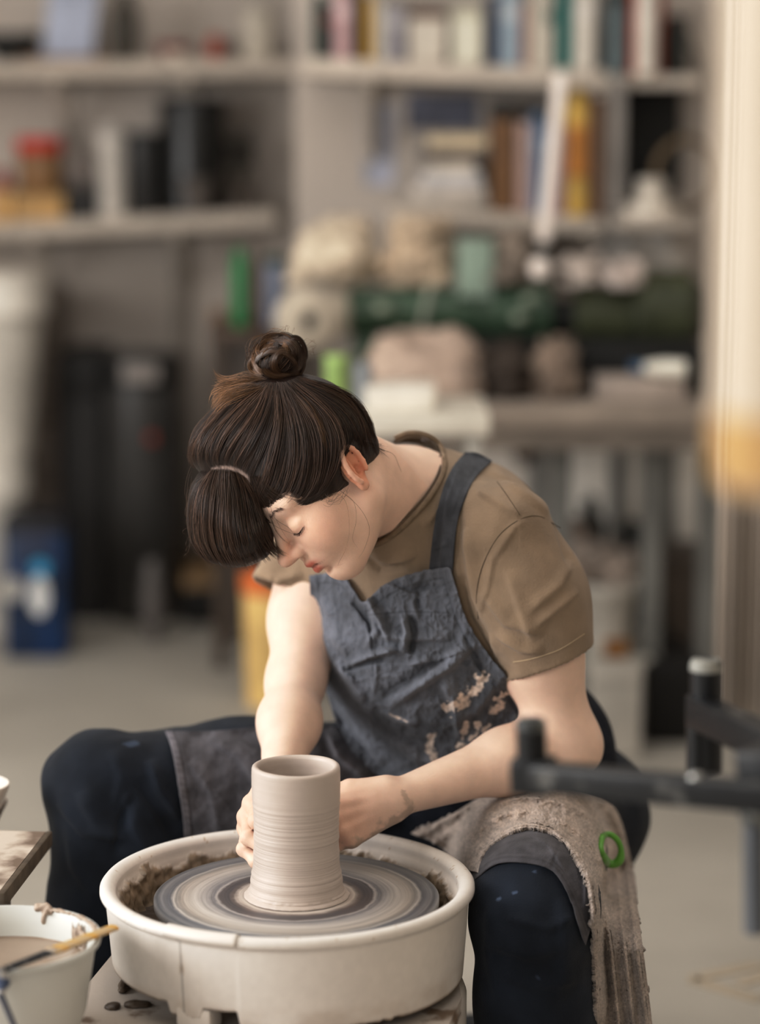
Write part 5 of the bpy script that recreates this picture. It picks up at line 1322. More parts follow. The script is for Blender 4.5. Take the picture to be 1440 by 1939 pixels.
jar('pot', 128, 182, 300, YL + .02, lambda x: at(150, 352, YL)[2] + .001, (122, 112, 106), 'grey round pot on the low black box', 'pot', prof=lambda r, h: [(0, 0), (r * .6, 0), (r, h * .45), (r * .7, h * .9), (r * .6, h), (r * .5, h), (0, h * .6)])
jar('canister', 180, 236, 236, YL - .01, SH_LL, (206, 200, 192), 'tall white cylinder left of the black canisters, lower left shelf', 'canister', lid=(168, 162, 156))
jar('canister', 230, 300, 250, YL + .03, SH_LL, (52, 51, 50), 'dark grey canister between the white cylinder and the tall black one', 'canister', lid=(38, 38, 37))
jar('canister', 296, 422, 186, YL, SH_LL, (26, 26, 25), 'tallest black canister on the lower left shelf', 'canister', lid=(20, 20, 20), rough=.3)
jar('cup', 340, 402, 338, YL - .062, SH_LL, (92, 84, 78), 'small grey cup in front of the tall black canister', 'cup', prof=lambda r, h: [(0, 0), (r * .7, 0), (r, h), (r * .9, h), (r * .62, h * .15), (0, h * .15)])
# dark dried plant right of the canisters
def plant(name, px, Y, Z, spread, hgt, n, c, lab, seed, parent=None):
    r = random.Random(seed); X = at(px, 400, Y)[0]; z = Z(X) if callable(Z) else Z; t = thing(name, lab, 'plant', (X, Y + .08, z))
    lathe_obj('pot', [(0, 0), (.028, 0), (.036, .06), (.033, .06), (.026, .01), (0, .01)], mcol((84, 74, 66)), t, n=24)
    bm = bmesh.new()
    for k in range(n):
        a = r.uniform(0, 6.28); l = r.uniform(.5, 1) * hgt; s = r.uniform(.2, 1) * spread
        p = [Vector((0, 0, .05)), Vector((math.cos(a) * s * .4, math.sin(a) * s * .3, .05 + l * .6)), Vector((math.cos(a) * s, math.sin(a) * s * .6, .05 + l * .85))]
        add_tube(bm, p, [.003, .002, .001], 5)
        for q in range(5):
            b = p[1].lerp(p[2], q / 4); d = Vector((r.uniform(-1, 1), r.uniform(-1, 1), r.uniform(-.4, .8))).normalized() * .03; u = d.cross(Vector((0, 0, 1))).normalized() * .009
            vs = [bm.verts.new(v) for v in (b, b + d * .5 + u, b + d, b + d * .5 - u)]; bm.faces.new(vs)
    me = bm_mesh(bm); link('foliage', me, mcol(c), t); return t
plant('potted_plant', 452, YL, SH_LL, .07, .22, 34, (66, 62, 54), 'dry dark potted plant at the right end of the lower left shelf', 4)
# post under the lower left shelf
post = boxy('wooden_post', 326, 354, 452, YL + .24, 0.0, .03, (140, 130, 119), 'narrow grey post standing below the lower left shelf', 'post')
# --- lower right shelf
G2 = 'books on the lower right shelf'
book(980, 1006, 232, YRR, SH_LR, (184, 158, 148), 'dusty pink book leaning beside the brown binder', G2, None, 0)
book(1008, 1026, 214, YRR, SH_LR, (98, 124, 152), 'steel blue book on the lower right shelf', G2, (140, 160, 180))
book(1028, 1044, 236, YRR, SH_LR, (90, 104, 130), 'thinner slate blue book behind the white lamp tube', G2)
book(1046, 1070, 244, YRR, SH_LR, (160, 130, 130), 'mauve book between the slate blue one and the yellow bottle', G2)
boxy('binder', 932, 976, 192, YRR, SH_LR, .22, (118, 84, 52), 'tall brown binder with a black top, lower right shelf', 'binder', lid=(32, 27, 22))
jar('bottle', 1076, 1120, 160, YRR, SH_LR, (202, 168, 84), 'tall yellow bottle with an orange label, lower right shelf', 'bottle', band=(192, 132, 60), prof=lambda r, h: [(0, 0), (r * .94, 0), (r, .01), (r, h * .22), (r * .8, h * .29), (r, h * .36), (r, h * .82), (r * .6, h * .92), (r * .5, h), (0, h)])
book(1122, 1144, 178, YRR, SH_LR, (128, 100, 80), 'brown book at the right end of the lower right shelf', G2)
rg = random.Random(9)
def sack(name, px0, px1, py0, py1, Y, dep, c, lab, cat, seed, Z=None, amp=.25, m=None):
    """a slumped soft bag with its own creases; its base is flat"""
    a, b = at(px0, py1, Y), at(px1, py0, Y); z0 = a[2] if Z is None else Z; w, h = b[0] - a[0], b[2] - z0; cx = (a[0] + b[0]) / 2
    f = Field(); f.ell((cx, Y + dep / 2, z0 + h * .42), np.eye(3), (w / 2, dep / 2, h * .58), .02); f.ell((cx, Y + dep / 2, z0 + h * .15), np.eye(3), (w * .5, dep * .5, h * .3), h * .3)
    f.post = lambda P, d: np.maximum(d - amp * .08 * fbm(P * (1.3 / max(w, .05)) * 2.2, 3, seed), z0 + .0006 - P[..., 2])
    v, q = extract(f, max(w, h) / 34, 16); c0 = np.array([cx, Y + dep / 2, z0]); o = link(name, from_np(name, v - c0, q), m or mat('cloth_%d_%d_%d' % c, c, rough=.85, var=.14, scale=18, bump=.2)); o.location = c0; return tag(o, lab, cat)
zsh = SH_LR(at(850, 390, YRR)[0])
for k, (x0, x1, y0, y1, c) in enumerate(((770, 925, 370, 392, (168, 160, 150)), (780, 920, 350, 372, (200, 192, 184)), (800, 915, 326, 352, (188, 186, 186)), (812, 905, 306, 328, (206, 194, 176)), (800, 925, 282, 308, (96, 88, 84)), (815, 930, 256, 284, (196, 180, 152)))):
    zt, zb = at(x0, y0, YRR)[2], at(x0, y1, YRR)[2]
    o = boxy('paper_stack', x0, x1, y0, YRR + .01 * (k % 2), lambda x, zb=zb, k=k: SH_LR(x) if k == 0 else zb + .0008, .2, c, ['grey bundle of papers at the bottom of the pile, lower right shelf', 'off-white folded papers second from the bottom of the pile', 'bluish white papers in the middle of the pile', 'cream papers below the dark folder in the pile', 'dark grey folder in the upper part of the pile', 'tan folded paper topmost on the pile, left of the brown binder'][k], 'papers', None, bev=.008)
    o.rotation_euler = (0, 0, rg.uniform(-.06, .06)) if k else (0, 0, 0)
# posters on the wall between the shelves
for x0, x1, y0, y1, c, lab in ((690, 746, 196, 352, (146, 148, 158), 'faded blue-grey poster on the wall left of the paper pile'), (770, 905, 176, 246, (84, 86, 98), 'dark slate poster on the wall above the paper pile')):
    a, b = at(x0, y1, YR - .004), at(x1, y0, YR - .004); o = box_obj('poster', (0, 0, 0), (b[0] - a[0], .004, b[2] - a[2]), mat('print_%d' % x0, c, rough=.7, col2=tuple(min(255, int(v * 1.35)) for v in c), scale=14), None, 0); o.location = ((a[0] + b[0]) / 2, YR - .003, (a[2] + b[2]) / 2); tag(o, lab, 'poster')
# black board, lidded pot, bag at far right
pz = lambda x: at(1240, 414, 6.0)[2]
sp_ = boxy('turntable', 1164, 1312, 396, 6.0, pz, .20, (176, 166, 154), 'x', 'x'); bpy.data.objects.remove(sp_)
t = thing('wall_bracket_shelf', 'small round-edged cream shelf at far right under the white lidded pot', 'shelf', (at(1240, 414, 6.05)[0], 6.22, pz(0)))
bm = bmesh.new(); add_box(bm, (0, 0, -.014), (at(1314, 400, 6.0)[0] - at(1160, 400, 6.0)[0], .44, .028), .010); autosmooth(link('board', bm_mesh(bm), mcol((186, 176, 164)), t))
bm = bmesh.new(); add_box(bm, (0, .2, -.06), (.03, .02, .10), .002); autosmooth(link('bracket', bm_mesh(bm), mcol((110, 96, 86)), t))
jar('lidded_pot', 1190, 1292, 340, 6.03, pz, (200, 192, 180), 'white lidded pot with a round knob, far right', 'pot', prof=lambda r, h: [(0, 0), (r, 0), (r * 1.0, h * .26), (r * .92, h * .34), (r * .56, h * .40), (r * .54, h * .44), (r * .56, h * .92), (r * .45, h), (0, h)])
a, b = at(1184, 368, 6.40), at(1294, 162, 6.40)
o = box_obj('blackboard', (0, 0, 0), (b[0] - a[0], .03, b[2] - a[2]), mcol((18, 22, 23), .5), None, .003); o.location = ((a[0] + b[0]) / 2, YR - .017, (a[2] + b[2]) / 2); tag(o, 'black board on the wall behind the white lidded pot', 'board')
cR = at(1300, 330, 6.12); ring_pts = [tuple(cR + np.array([.075 * math.cos(t), 0, .085 * math.sin(t)])) for t in np.linspace(0, 2 * math.pi, 30)]
o = tube_obj('cane_ring', ring_pts, .009, mcol((104, 86, 62)), None, 8); tag(o, 'brown cane hoop standing behind the white lidded pot', 'hoop')
# shelf uprights (grey metal strip) and the leaning white tube lamp
boxy('metal_upright', 1158, 1186, 146, 6.10, lambda x: SH_LR(x) - .05, .02, (138, 132, 126), 'grey metal upright between the two right shelves', 'upright')
la, lb = at(1063, 132, 5.62), at(1024, 508, 5.62)
lamp = thing('tube_lamp', 'long white tube lamp leaning in front of the right shelves', 'lamp', tuple(lb)); M_WHT = mat('white_lamp_plastic', (226, 216, 208), rough=.4, var=.01)
dv = Vector(la - lb); box_obj('tube', tuple(dv * .56), (.036, .03, dv.length * .86), M_WHT, lamp, .008, dv.to_track_quat('Z', 'Y').to_matrix())
lathe_obj('socket', [(0, -.022), (.018, -.02), (.026, 0), (.018, .022), (0, .026)], M_WHT, lamp, n=24)
tube_obj('hinge', [(0, 0, .01), tuple(dv * .14)], .008, mcol((60, 66, 62)), lamp, 10)

# ================================================================== BENCH WITH THE GREEN PUG MILL
BZ = .765; by0, by1 = 5.42, 6.40
bench = thing('workbench', 'long dusty grey workbench carrying the green pug mill', 'workbench', (.48, 5.9, 0))
xa = at(700, 770, 5.5)[0] - .48; xb = at(1372, 770, 5.5)[0] - .48
box_obj('bench_top', ((xa + xb) / 2, 0, BZ - .025), (xb - xa, by1 - by0, .05), M_BENCH, bench, .005)
box_obj('apron_rail', ((xa + xb) / 2, by0 - 5.9 + .012, BZ - .075), (xb - xa - .02, .02, .05), mcol((132, 122, 112)), bench, .002)
for x in (xa + .04, at(1062, 900, 5.5)[0] - .48, at(1236, 900, 5.5)[0] - .48, xb - .03):
    for y in (-.40, .40): box_obj('leg', (x, y, (BZ - .05) / 2), (.045, .045, BZ - .05), mcol((112, 111, 106)), bench, .003)
MGRN = mat('pug_mill_green', (58, 80, 60), rough=.45, var=.2, scale=12, bump=.1, spec=.5); MOLV = mat('olive_motor', (64, 68, 46), rough=.5, var=.2, scale=14); MBLK = mcol((20, 21, 18)); MCRM = mcol((196, 186, 170))
pm = thing('pug_mill', 'large green clay pug mill with a horizontal barrel and a drum motor on the bench', 'machine', (at(900, 600, 5.9)[0], 5.9, BZ)); pc = np.array(pm.location)
def pw(x, y, Y=5.9): return tuple(at(x, y, Y) - pc)
def cyl(name, x0, x1, yc, rpx, Y, m, n=40, bev=.01):
    a, b = Vector(pw(x0, yc, Y)), Vector(pw(x1, yc, Y)); r = rpx * Y / F_PX; L = (b - a).length; bm = bmesh.new()
    add_lathe(bm, [(0, 0), (r - bev, 0), (r, bev), (r, L - bev), (r - bev, L), (0, L)], (0, 0, 0), n); bmesh.ops.transform(bm, matrix=Matrix.Translation(a) @ Matrix.Rotation(math.pi / 2, 4, 'Y'), verts=bm.verts); return autosmooth(link(name, bm_mesh(bm), m, pm))
cyl('barrel', 660, 905, 588, 44, 5.9, MGRN); cyl('barrel', 900, 1045, 592, 56, 5.9, MGRN); cyl('coupling', 1040, 1100, 600, 34, 5.9, MBLK); cyl('gearbox', 1088, 1200, 596, 56, 5.9, MOLV)
cyl('motor', 1196, 1316, 590, 78, 5.9, MOLV, bev=.02); cyl('motor_cap', 1300, 1334, 590, 62, 5.9, mcol((64, 58, 46)), bev=.02)
cyl('flange', 620, 662, 592, 46, 5.9, MCRM); cyl('flange', 893, 906, 588, 62, 5.9, MGRN)
a = Vector(pw(580, 606, 5.72)); bm = bmesh.new(); add_lathe(bm, [(.020, -.03), (.055, -.03), (.072, -.02), (.076, 0), (.072, .02), (.055, .03), (.020, .03), (.020, -.03)], (0, 0, 0), 40)
bmesh.ops.transform(bm, matrix=Matrix.Translation(a) @ Matrix.Rotation(math.radians(18), 4, 'Z') @ Matrix.Rotation(math.pi / 2, 4, 'X'), verts=bm.verts); autosmooth(link('hand_wheel', bm_mesh(bm), MCRM, pm))
tube_obj('axle', [tuple(a), pw(640, 596, 5.9)], .018, MBLK, pm)
bm = bmesh.new(); zt = pw(900, 632)[2]
add_box(bm, (pw(980, 0)[0], 0, zt * .5), (pw(1325, 0)[0] - pw(920, 0)[0] + .02 - .26, .22, zt), .01); autosmooth(link('base', bm_mesh(bm), MBLK, pm))
box_obj('foot', (pw(1230, 0)[0], 0, .045), (.26, .26, .088), MBLK, pm, .008); box_obj('foot', (pw(690, 0)[0], .0, zt * .5), (.06, .2, zt), MGRN, pm, .008)
box_obj('saddle', (pw(1240, 0)[0], 0, .085 + (pw(0, 660)[2] - .085) / 2), (.2, .18, abs(pw(0, 645)[2] - .085)), MBLK, pm, .008)
box_obj('hopper', (pw(902, 0)[0], -.01, pw(0, 505)[2]), (.084, .12, pw(0, 452)[2] - pw(0, 560)[2]), mat('pale_green_enamel', (146, 162, 148), rough=.5, var=.08), pm, .006)
tube_obj('clamp_lever', [pw(800, 612, 5.80), pw(812, 560, 5.76), pw(816, 540, 5.75)], .008, mcol((168, 172, 158)), pm)
for x, y in ((725, 582), (985, 600), (860, 634), (1004, 566)): lathe_obj('bolt_cover', [(0, -.012), (.016, -.01), (.020, 0), (.016, .01), (0, .012)], mcol((150, 160, 140)), pm, c=pw(x, y, 5.80), n=16)
# things lying on the pug mill and shelf front
zb1 = at(700, 545, 5.88)[2] + .006
sack('cloth_bundle', 548, 726, 424, 548, 5.80, .26, (206, 192, 172), 'crumpled cream cloth bundle heaped on the left of the green pug mill', 'cloth', 31, Z=zb1, amp=.32)
sack('cloth_bundle', 728, 852, 402, 540, 5.83, .22, (188, 170, 148), 'tan cloth bundle behind the cream one on the pug mill', 'cloth', 32, Z=zb1, amp=.36)
sack('clay_bag', 940, 1010, 446, 538, 5.80, .20, (128, 116, 104), 'grey-brown clay bag on the pug mill right of the pale green hopper', 'bag', 33, Z=at(900, 536, 5.88)[2] + .002, amp=.3)
sack('glove', 1070, 1140, 492, 548, 5.80, .12, (196, 184, 174), 'crumpled off-white glove on the gearbox of the pug mill', 'glove', 34, Z=at(1140, 540, 5.88)[2] + .002, amp=.32)
sack('rag', 1150, 1212, 500, 548, 5.78, .12, (204, 192, 184), 'pale rag lying between the gearbox and the drum motor', 'rag', 35, Z=at(1140, 540, 5.88)[2] + .002, amp=.32)
sack('plastic_bag', 1140, 1292, 432, 514, 6.16, .2, (208, 204, 198), 'puffy white plastic bag hanging under the lidded pot', 'bag', 36, amp=.5) 
# things on the bench
X, w, h, z = spot(712, 922, 642, 5.48, BZ)
sack('clay_bag', 706, 926, 640, 762, 5.46, .34, (176, 158, 144), 'big beige clay bag on the bench behind her head', 'bag', 37, Z=BZ, amp=.35)
sack('clay_lump', 922, 1010, 655, 742, 5.50, .2, (58, 48, 40), 'dark brown clay lump right of the big beige bag', 'clay', 38, Z=BZ, amp=.3)
sack('clay_lump', 1008, 1098, 656, 738, 5.50, .2, (128, 112, 98), 'grey-brown clay lump on the bench, right of the dark one', 'clay', 39, Z=BZ, amp=.3)
boxy('black_tray', 1100, 1330, 652, 5.62, BZ, .22, (14, 15, 13), 'long flat black tray on the bench in front of the motor', 'tray')
boxy('wooden_board', 1130, 1300, 716, 5.49, BZ, .10, (170, 158, 148), 'pale board lying at the right of the bench front', 'board', bev=.003)
tb_ = at(1204, 716, 5.50); tb2 = at(1292, 742, 5.44)
tt = thing('tube_of_glue', 'white squeeze tube with a blue cap on the pale board', 'tube', (tb_[0], 5.50, at(1200, 716, 5.49)[2] + .022)); 
tube_obj('body', [(.02, 0, 0), (.06, -.012, 0), (.11, -.03, 0)], [.012, .020, .019], mcol((216, 212, 200)), tt); tube_obj('cap', [(-.012, .004, 0), (.018, .0, 0)], .012, mcol((62, 90, 118)), tt)
boxy('storage_box', 1270, 1342, 632, 5.90, lambda x: at(1300, 652, 5.9)[2] - .03, .1, (176, 168, 162), 'x', 'x') if False else None
boxy('storage_box', 940, 1148, 690, 5.80, BZ, .12, (50, 42, 36), 'x', 'x') if False else None
# white table behind her shoulder
wt = thing('side_table', 'white low table behind her shoulder, left of the workbench', 'table', (at(735, 800, 5.0)[0], 5.0, 0)); wz = at(740, 768, 5.0)[2]
box_obj('table_top', (0, .0, wz - .02), (.40, .34, .04), mcol((206, 200, 188)), wt, .005)
for x in (-.17, .17):
    for y in (-.14, .14): box_obj('leg', (x, y, (wz - .04) / 2), (.03, .03, wz - .04), mcol((170, 166, 158)), wt, .002)
boxy('storage_box', 690, 826, 736, 4.9, wz, .14, (214, 208, 196), 'white low box on the white table, beside her shoulder', 'box', lid=(222, 216, 206))
jar('tub', 614, 660, 676, 4.92, wz, (146, 170, 104), 'lime green tub on the white table, right of her hair bun', 'tub', lid=(160, 186, 116))
jar('canister', 664, 706, 690, 4.94, wz, (150, 154, 158), 'small grey tin beside the lime green tub', 'canister')
# bottles and boards left of the pug mill
st = thing('side_stand', 'dark wooden stand behind her hair bun holding bottles', 'stand', (at(500, 700, 6.3)[0], 6.3, 0)); sz = at(480, 622, 6.15)[2]
box_obj('stand_top', (0, 0, sz - .015), (.26, .3, .03), mcol((78, 62, 50)), st, .003)
for x in (-.11, .11):
    for y in (-.13, .13): box_obj('leg', (x, y, (sz - .03) / 2), (.03, .03, sz - .03), mcol((70, 58, 48)), st, .002)
box_obj('back_panel', (0, .13, sz / 2), (.24, .012, sz - .06), mcol((84, 74, 66)), st, .002)
jar('bottle', 438, 468, 470, 6.17, sz, (8, 122, 62), 'slim bright green bottle left of the pug mill', 'bottle', prof=lambda r, h: [(0, 0), (r * .8, 0), (r, .01), (r, h * .85), (r * .6, h * .93), (r * .5, h), (0, h)])
jar('bottle', 474, 498, 460, 6.20, sz, (86, 66, 52), 'brown bottle right of the bright green one', 'bottle', prof=lambda r, h: [(0, 0), (r * .9, 0), (r, .01), (r, h * .7), (r * .4, h * .82), (r * .4, h), (0, h)])
jar('bottle', 500, 540, 486, 6.17, sz, (124, 130, 146), 'blue-grey bottle with a dark green cap, left of the hand wheel', 'bottle', lid=(30, 60, 48))
o = boxy('plank', 398, 430, 588, 6.96, 0.0, .04, (134, 102, 72), 'brown wooden plank standing upright left of the bright green bottle', 'plank')
o = boxy('plank', 432, 452, 640, 6.98, 0.0, .03, (70, 56, 46), 'darker plank standing right of the brown plank', 'plank')
# under the bench
for x0, x1, y0, c, lab in ((884, 1052, 838, (206, 198, 188), 'pale panel leaning under the bench, nearest her shoulder'), (1080, 1226, 836, (222, 217, 208), 'light grey panel under the middle of the bench'), (1244, 1360, 838, (214, 209, 200), 'off-white panel under the right end of the bench')):
    boxy('leaning_board', x0, x1, y0, 6.28, 0.0, .03, c, lab, 'panel')
dsc = at(996, 858, 6.25); o = lathe_obj('disc', [(0, 0), (.030, 0), (.032, .004), (.030, .008), (0, .010)], mcol((62, 44, 30)), None, n=32); o.rotation_euler = (math.pi / 2, 0, 0); o.location = (dsc[0], 6.279, dsc[2]); tag(o, 'dark brown round knob on the panel below the bench', 'knob')
GB = 'bags piled below the bench'
zs_ = at(1150, 1245, 5.45)[2]
stool = thing('low_shelf', 'low white shelf board below the bench holding the white bucket', 'shelf', (at(1160, 1245, 5.6)[0], 5.6, 0)); box_obj('board', (-.005, 0, zs_ - .012), (.16, .34, .024), mcol((168, 164, 154)), stool, .004)
for x in (-.07, .06):
    box_obj('side', (x, 0, (zs_ - .024) / 2), (.02, .3, zs_ - .024), mcol((150, 146, 138)), stool, .002)
jar('bucket', 1098, 1216, 1112, 5.46, zs_, (198, 192, 182), 'round white bucket with a brown label on the low shelf', 'bucket', prof=lambda r, h: [(0, 0), (r * .72, 0), (r * .94, h * .86), (r, h * .88), (r, h), (r * .92, h), (r * .88, h * .9), (0, h * .85)])
X, w, h, z = spot(1146, 1192, 1216, 5.42, zs_); o = box_obj('label_card', (0, 0, h / 2), (w, .004, h), mcol((138, 92, 40)), None, 0); o.location = (X, 5.447, z + .001); tag(o, 'brown card propped against the white bucket', 'card')
sack('clay_bag', 1092, 1200, 1052, 1122, 5.52, .2, (186, 172, 160), 'pinkish beige clay bag resting on the white bucket', 'bag', 41, Z=at(1150, 1112, 5.52)[2] + .0, amp=.4)
jar('bucket', 1118, 1212, 1262, 5.42, 0.0, (188, 184, 176), 'tall white bucket on the floor below the low shelf', 'bucket') if False else None
boxy('storage_box', 1120, 1218, 1268, 5.30, 0.0, .10, (186, 180, 170), 'white box on the floor in front of the low shelf', 'box', lid=(196, 190, 180))
boxy('black_crate', 1224, 1330, 1256, 5.42, 0.0, .3, (16, 15, 14), 'large black crate on the floor right of the low white shelf', 'crate', bev=.01)
boxy('grey_crate', 1218, 1352, 1062, 5.9, 0.0, .3, (92, 82, 74), 'tall dark grey crate behind the black one', 'crate', bev=.01)
sack('bin_bag', 1130, 1262, 1004, 1250, 5.72, .2, (26, 28, 27), 'black bin bag stuffed behind the white bucket', 'bag', 42, Z=zs_ + .0, amp=.5) if False else None
sack('bin_bag', 1176, 1250, 1000, 1262, 5.80, .16, (26, 28, 27), 'black bin bag slumped between the bucket and the dark grey crate', 'bag', 42, Z=0.0, amp=.25)
sack('clay_bag', 1048, 1140, 992, 1100, 5.88, .22, (150, 134, 122), 'taupe clay bag piled behind her shoulder below the bench', 'bag', 43, Z=.0, amp=.25)
sack('cloth_bundle', 1092, 1156, 938, 1000, 6.1, .12, (56, 56, 52), 'dark cloth heaped above the taupe bags below the bench', 'cloth', 44, Z=.0, amp=.15)
for x0, x1, y, c, lab in ((1322, 1366, 955, (62, 40, 36), 'dark maroon peg on the off-white panel, upper of two'), (1332, 1364, 1042, (140, 84, 76), 'dull red peg on the off-white panel, lower of two')):
    p = at((x0 + x1) / 2, y, 6.266); o = tube_obj('peg', [tuple(p + np.array([-.024, 0, .0])), tuple(p + np.array([.026, 0, .0]))], .014, mcol(c), None); tag(o, lab, 'peg')
    p = None

# ================================================================== LEFT BACKGROUND, ON THE FLOOR
wb = jar('waste_bin', 186, 338, 676, 6.7, 0.0, (60, 58, 56), 'tall dark grey cylindrical bin with a light label, at left', 'bin', lid=(34, 33, 32), rough=.35)
X, w, h, z = spot(228, 306, 690, 6.68, 0); o = box_obj('label', (0, 0, 0), (.10, .003, .05), mcol((140, 132, 126)), None, .001); o.parent = wb; o.location = (0.005, -(at(338, 0, 6.7)[0] - at(186, 0, 6.7)[0]) / 2 * 1.03 - .003, at(260, 708, 6.68)[2])
o = lathe_obj('indicator', [(0, 0), (.014, 0), (.012, .006), (0, .007)], mcol((150, 52, 34)), wb, n=20); o.rotation_euler = (math.pi / 2, 0, 0); o.location = (.033, -(at(338, 0, 6.7)[0] - at(186, 0, 6.7)[0]) / 2 - .002, at(286, 832, 6.68)[2])
boxy('black_cabinet', 112, 190, 672, 6.75, 0.0, .35, (26, 23, 21), 'tall black cabinet left of the dark grey bin', 'cabinet', lid=(20, 18, 17))
boxy('black_cabinet', 300, 346, 690, 6.98, 0.0, .2, (22, 20, 19), 'narrow black cabinet behind the dark grey bin', 'cabinet', lid=(17, 16, 16)) if False else None
jar('round_pot', 262, 312, 1066, 6.45, 0.0, (96, 90, 86), 'small grey round pot on the floor before the dark bin', 'pot', prof=lambda r, h: [(0, 0), (r * .6, 0), (r, h * .45), (r * .7, h * .9), (r * .5, h), (r * .4, h), (0, h * .6)])
boxy('wooden_crate', 346, 470, 1088, 6.75, 0.0, .3, (156, 124, 86), 'low tan wooden crate on the floor between bin and orange bucket', 'crate')
boxy('black_board', 346, 466, 1118, 6.70, 0.0, .03, (22, 20, 18), 'black plank on the floor before the tan crate', 'plank')
# stack of grey-brown trays
for k in range(5):
    z0 = .0 + k * .165; boxy('storage_crate', 66, 112, 0, 6.85, z0, .3, (104, 94, 86), 'x', 'x') if False else None
zt5 = at(90, 556, 6.85)[2]; hh = (zt5) / 5; labs = ['lowest', 'second from the bottom', 'middle', 'second from the top', 'topmost']
for k in range(5):
    a, b = at(60, 700, 6.85), at(112, 700, 6.85); X = (a[0] + b[0]) / 2; t = thing('grey_crate', '%s grey-brown crate of the stack beside the white buckets' % labs[k], 'crate', (X - .03, 7.0, k * hh + .0008), 0, 'grey-brown crates stacked at left')
    w_ = b[0] - a[0] + .06; box_obj('crate_body', (0, 0, hh * .46), (w_ * .92, .28, hh * .90), mcol((108, 98, 90)), t, .006); box_obj('rim', (0, 0, hh * .94), (w_, .30, hh * .09), mcol((128, 116, 106)), t, .006)
# two stacked white buckets at the left edge
def bk(px0, px1, ytop, Y, z0, lab):
    X, w, h, z = spot(px0, px1, ytop, Y, z0); r = w / 2; t = thing('white_bucket', lab, 'bucket', (X, Y + r, z0 + .001), 0, 'white buckets stacked at the left edge')
    lathe_obj('bucket_body', [(0, 0), (r * .62, 0), (r * .66, .01), (r * .90, h * .76), (r * .92, h * .78)], mcol((208, 203, 194), .4), t, n=48)
    lathe_obj('bucket_rim', [(r * .92, h * .76), (r, h * .77), (r, h * .93), (r * .97, h * .99), (r * .90, h), (r * .5, h * 1.0), (0, h)], mcol((216, 211, 202), .4), t, n=48); return h
z1 = at(0, 868, 6.55)[2]
bk(-120, 46, 872, 6.50, 0.0, 'lower white bucket of the pair stacked at the left edge')
bk(-128, 76, 520, 6.48, z1 + .002, 'upper white bucket of the pair stacked at the left edge, nearly touching the shelf')
# blue printed tin
bt = thing('printed_box', 'dark blue printed box with white and cyan shapes on the floor at left', 'box', (at(58, 1100, 6.28)[0], 6.38, 0)); X, w, h, z = spot(2, 116, 988, 6.25, 0.0)
bt.location[0] = X
box_obj('box_body', (0, 0, h * .45 + .001), (w, .2, h * .9), mat('blue_print', (10, 48, 92), rough=.45, col2=(6, 24, 46), scale=9), bt, .004); box_obj('lid', (0, 0, h * .95), (w * 1.02, .205, h * .1), mcol((30, 30, 36)), bt, .004)
def decal(px, py, rx, ry, c):
    p = at(px, py, 6.28); bm = bmesh.new(); vs = [bm.verts.new((rx * PX6 * math.cos(t), 0, ry * PX6 * math.sin(t))) for t in np.linspace(0, 2 * math.pi, 24, endpoint=False)]; bm.faces.new(vs)
    o = link('printed_shape', bm_mesh(bm), mcol(c), bt, False); o.location = (p[0] - X, -.1015, p[2]); return o
PX6 = 6.28 / F_PX
decal(76, 1075, 17, 16, (52, 148, 190)); decal(74, 1128, 19, 40, (206, 206, 204)); decal(24, 1115, 18, 24, (176, 172, 164)); decal(60, 1022, 36, 10, (54, 60, 84))
# orange and yellow bucket seen past her arm
X, w, h, z = spot(452, 560, 1092, 5.72, 0.0)
ob = thing('plastic_bucket', 'yellow bucket with an orange rim on the floor behind her right arm', 'bucket', (X, 5.80, .0005))
r = w / 2; lathe_obj('bucket_body', [(0, 0), (r * .80, 0), (r * .84, .01), (r * .95, h * .86), (r * .96, h * .88)], mcol((222, 190, 126), .5), ob, n=48); lathe_obj('rim', [(r * .955, h * .84), (r, h * .85), (r, h * .98), (r * .97, h), (r * .90, h), (r * .9, h * .9), (0, h * .86)], mcol((214, 120, 58), .5), ob, n=48)
# strips on the floor at the right
for x0, y0, x1, y1 in ((1310, 1850, 1440, 1822), (1310, 1852, 1440, 1890), (1400, 1860, 1470, 1835)):
    a, b = at_z(x0, y0, .004), at_z(x1, y1, .004); d = b - a; o = box_obj('tape_strip', (0, 0, 0), (np.linalg.norm(d), .03, .002), mat('pale_tape', (176, 164, 146), rough=.8), None, 0); o.location = tuple((a + b) / 2 - np.array([0, 0, .0028])); o.rotation_euler = (0, 0, math.atan2(d[1], d[0]))
    tag(o, {1822: 'pale tape strip on the floor at lower right, running up to the right', 1890: 'pale tape strip on the floor at lower right, running down to the right', 1835: 'short pale tape strip by the photo\'s right edge'}[y1], 'tape')
# curtain at the right with thin dark lines
M_CURT = mat('grey_curtain', (186, 174, 162), rough=.85, var=.06, scale=5)
cx0, cx1, cy = at(1358, 1100, 4.5)[0], at(1530, 1100, 4.5)[0], 4.5
bm = bmesh.new(); N = 260; rows = []
for z in (.30, 1.0, 1.7, 2.86):
    rows.append([bm.verts.new((cx0 + (cx1 - cx0) * k / N, cy + .012 * math.sin(k * .32) * (1 + .5 * math.sin(k * .05)) + .005 * math.sin(k * .9 + z), z)) for k in range(N + 1)])
for a, b in zip(rows, rows[1:]):
    for k in range(N): bm.faces.new((a[k], a[k + 1], b[k + 1], b[k]))
cu = link('curtain', bm_mesh(bm), M_CURT); md = cu.modifiers.new('t', 'SOLIDIFY'); md.thickness = .003; tag(cu, 'pleated grey-beige curtain hanging at the right of the workbench', 'curtain')

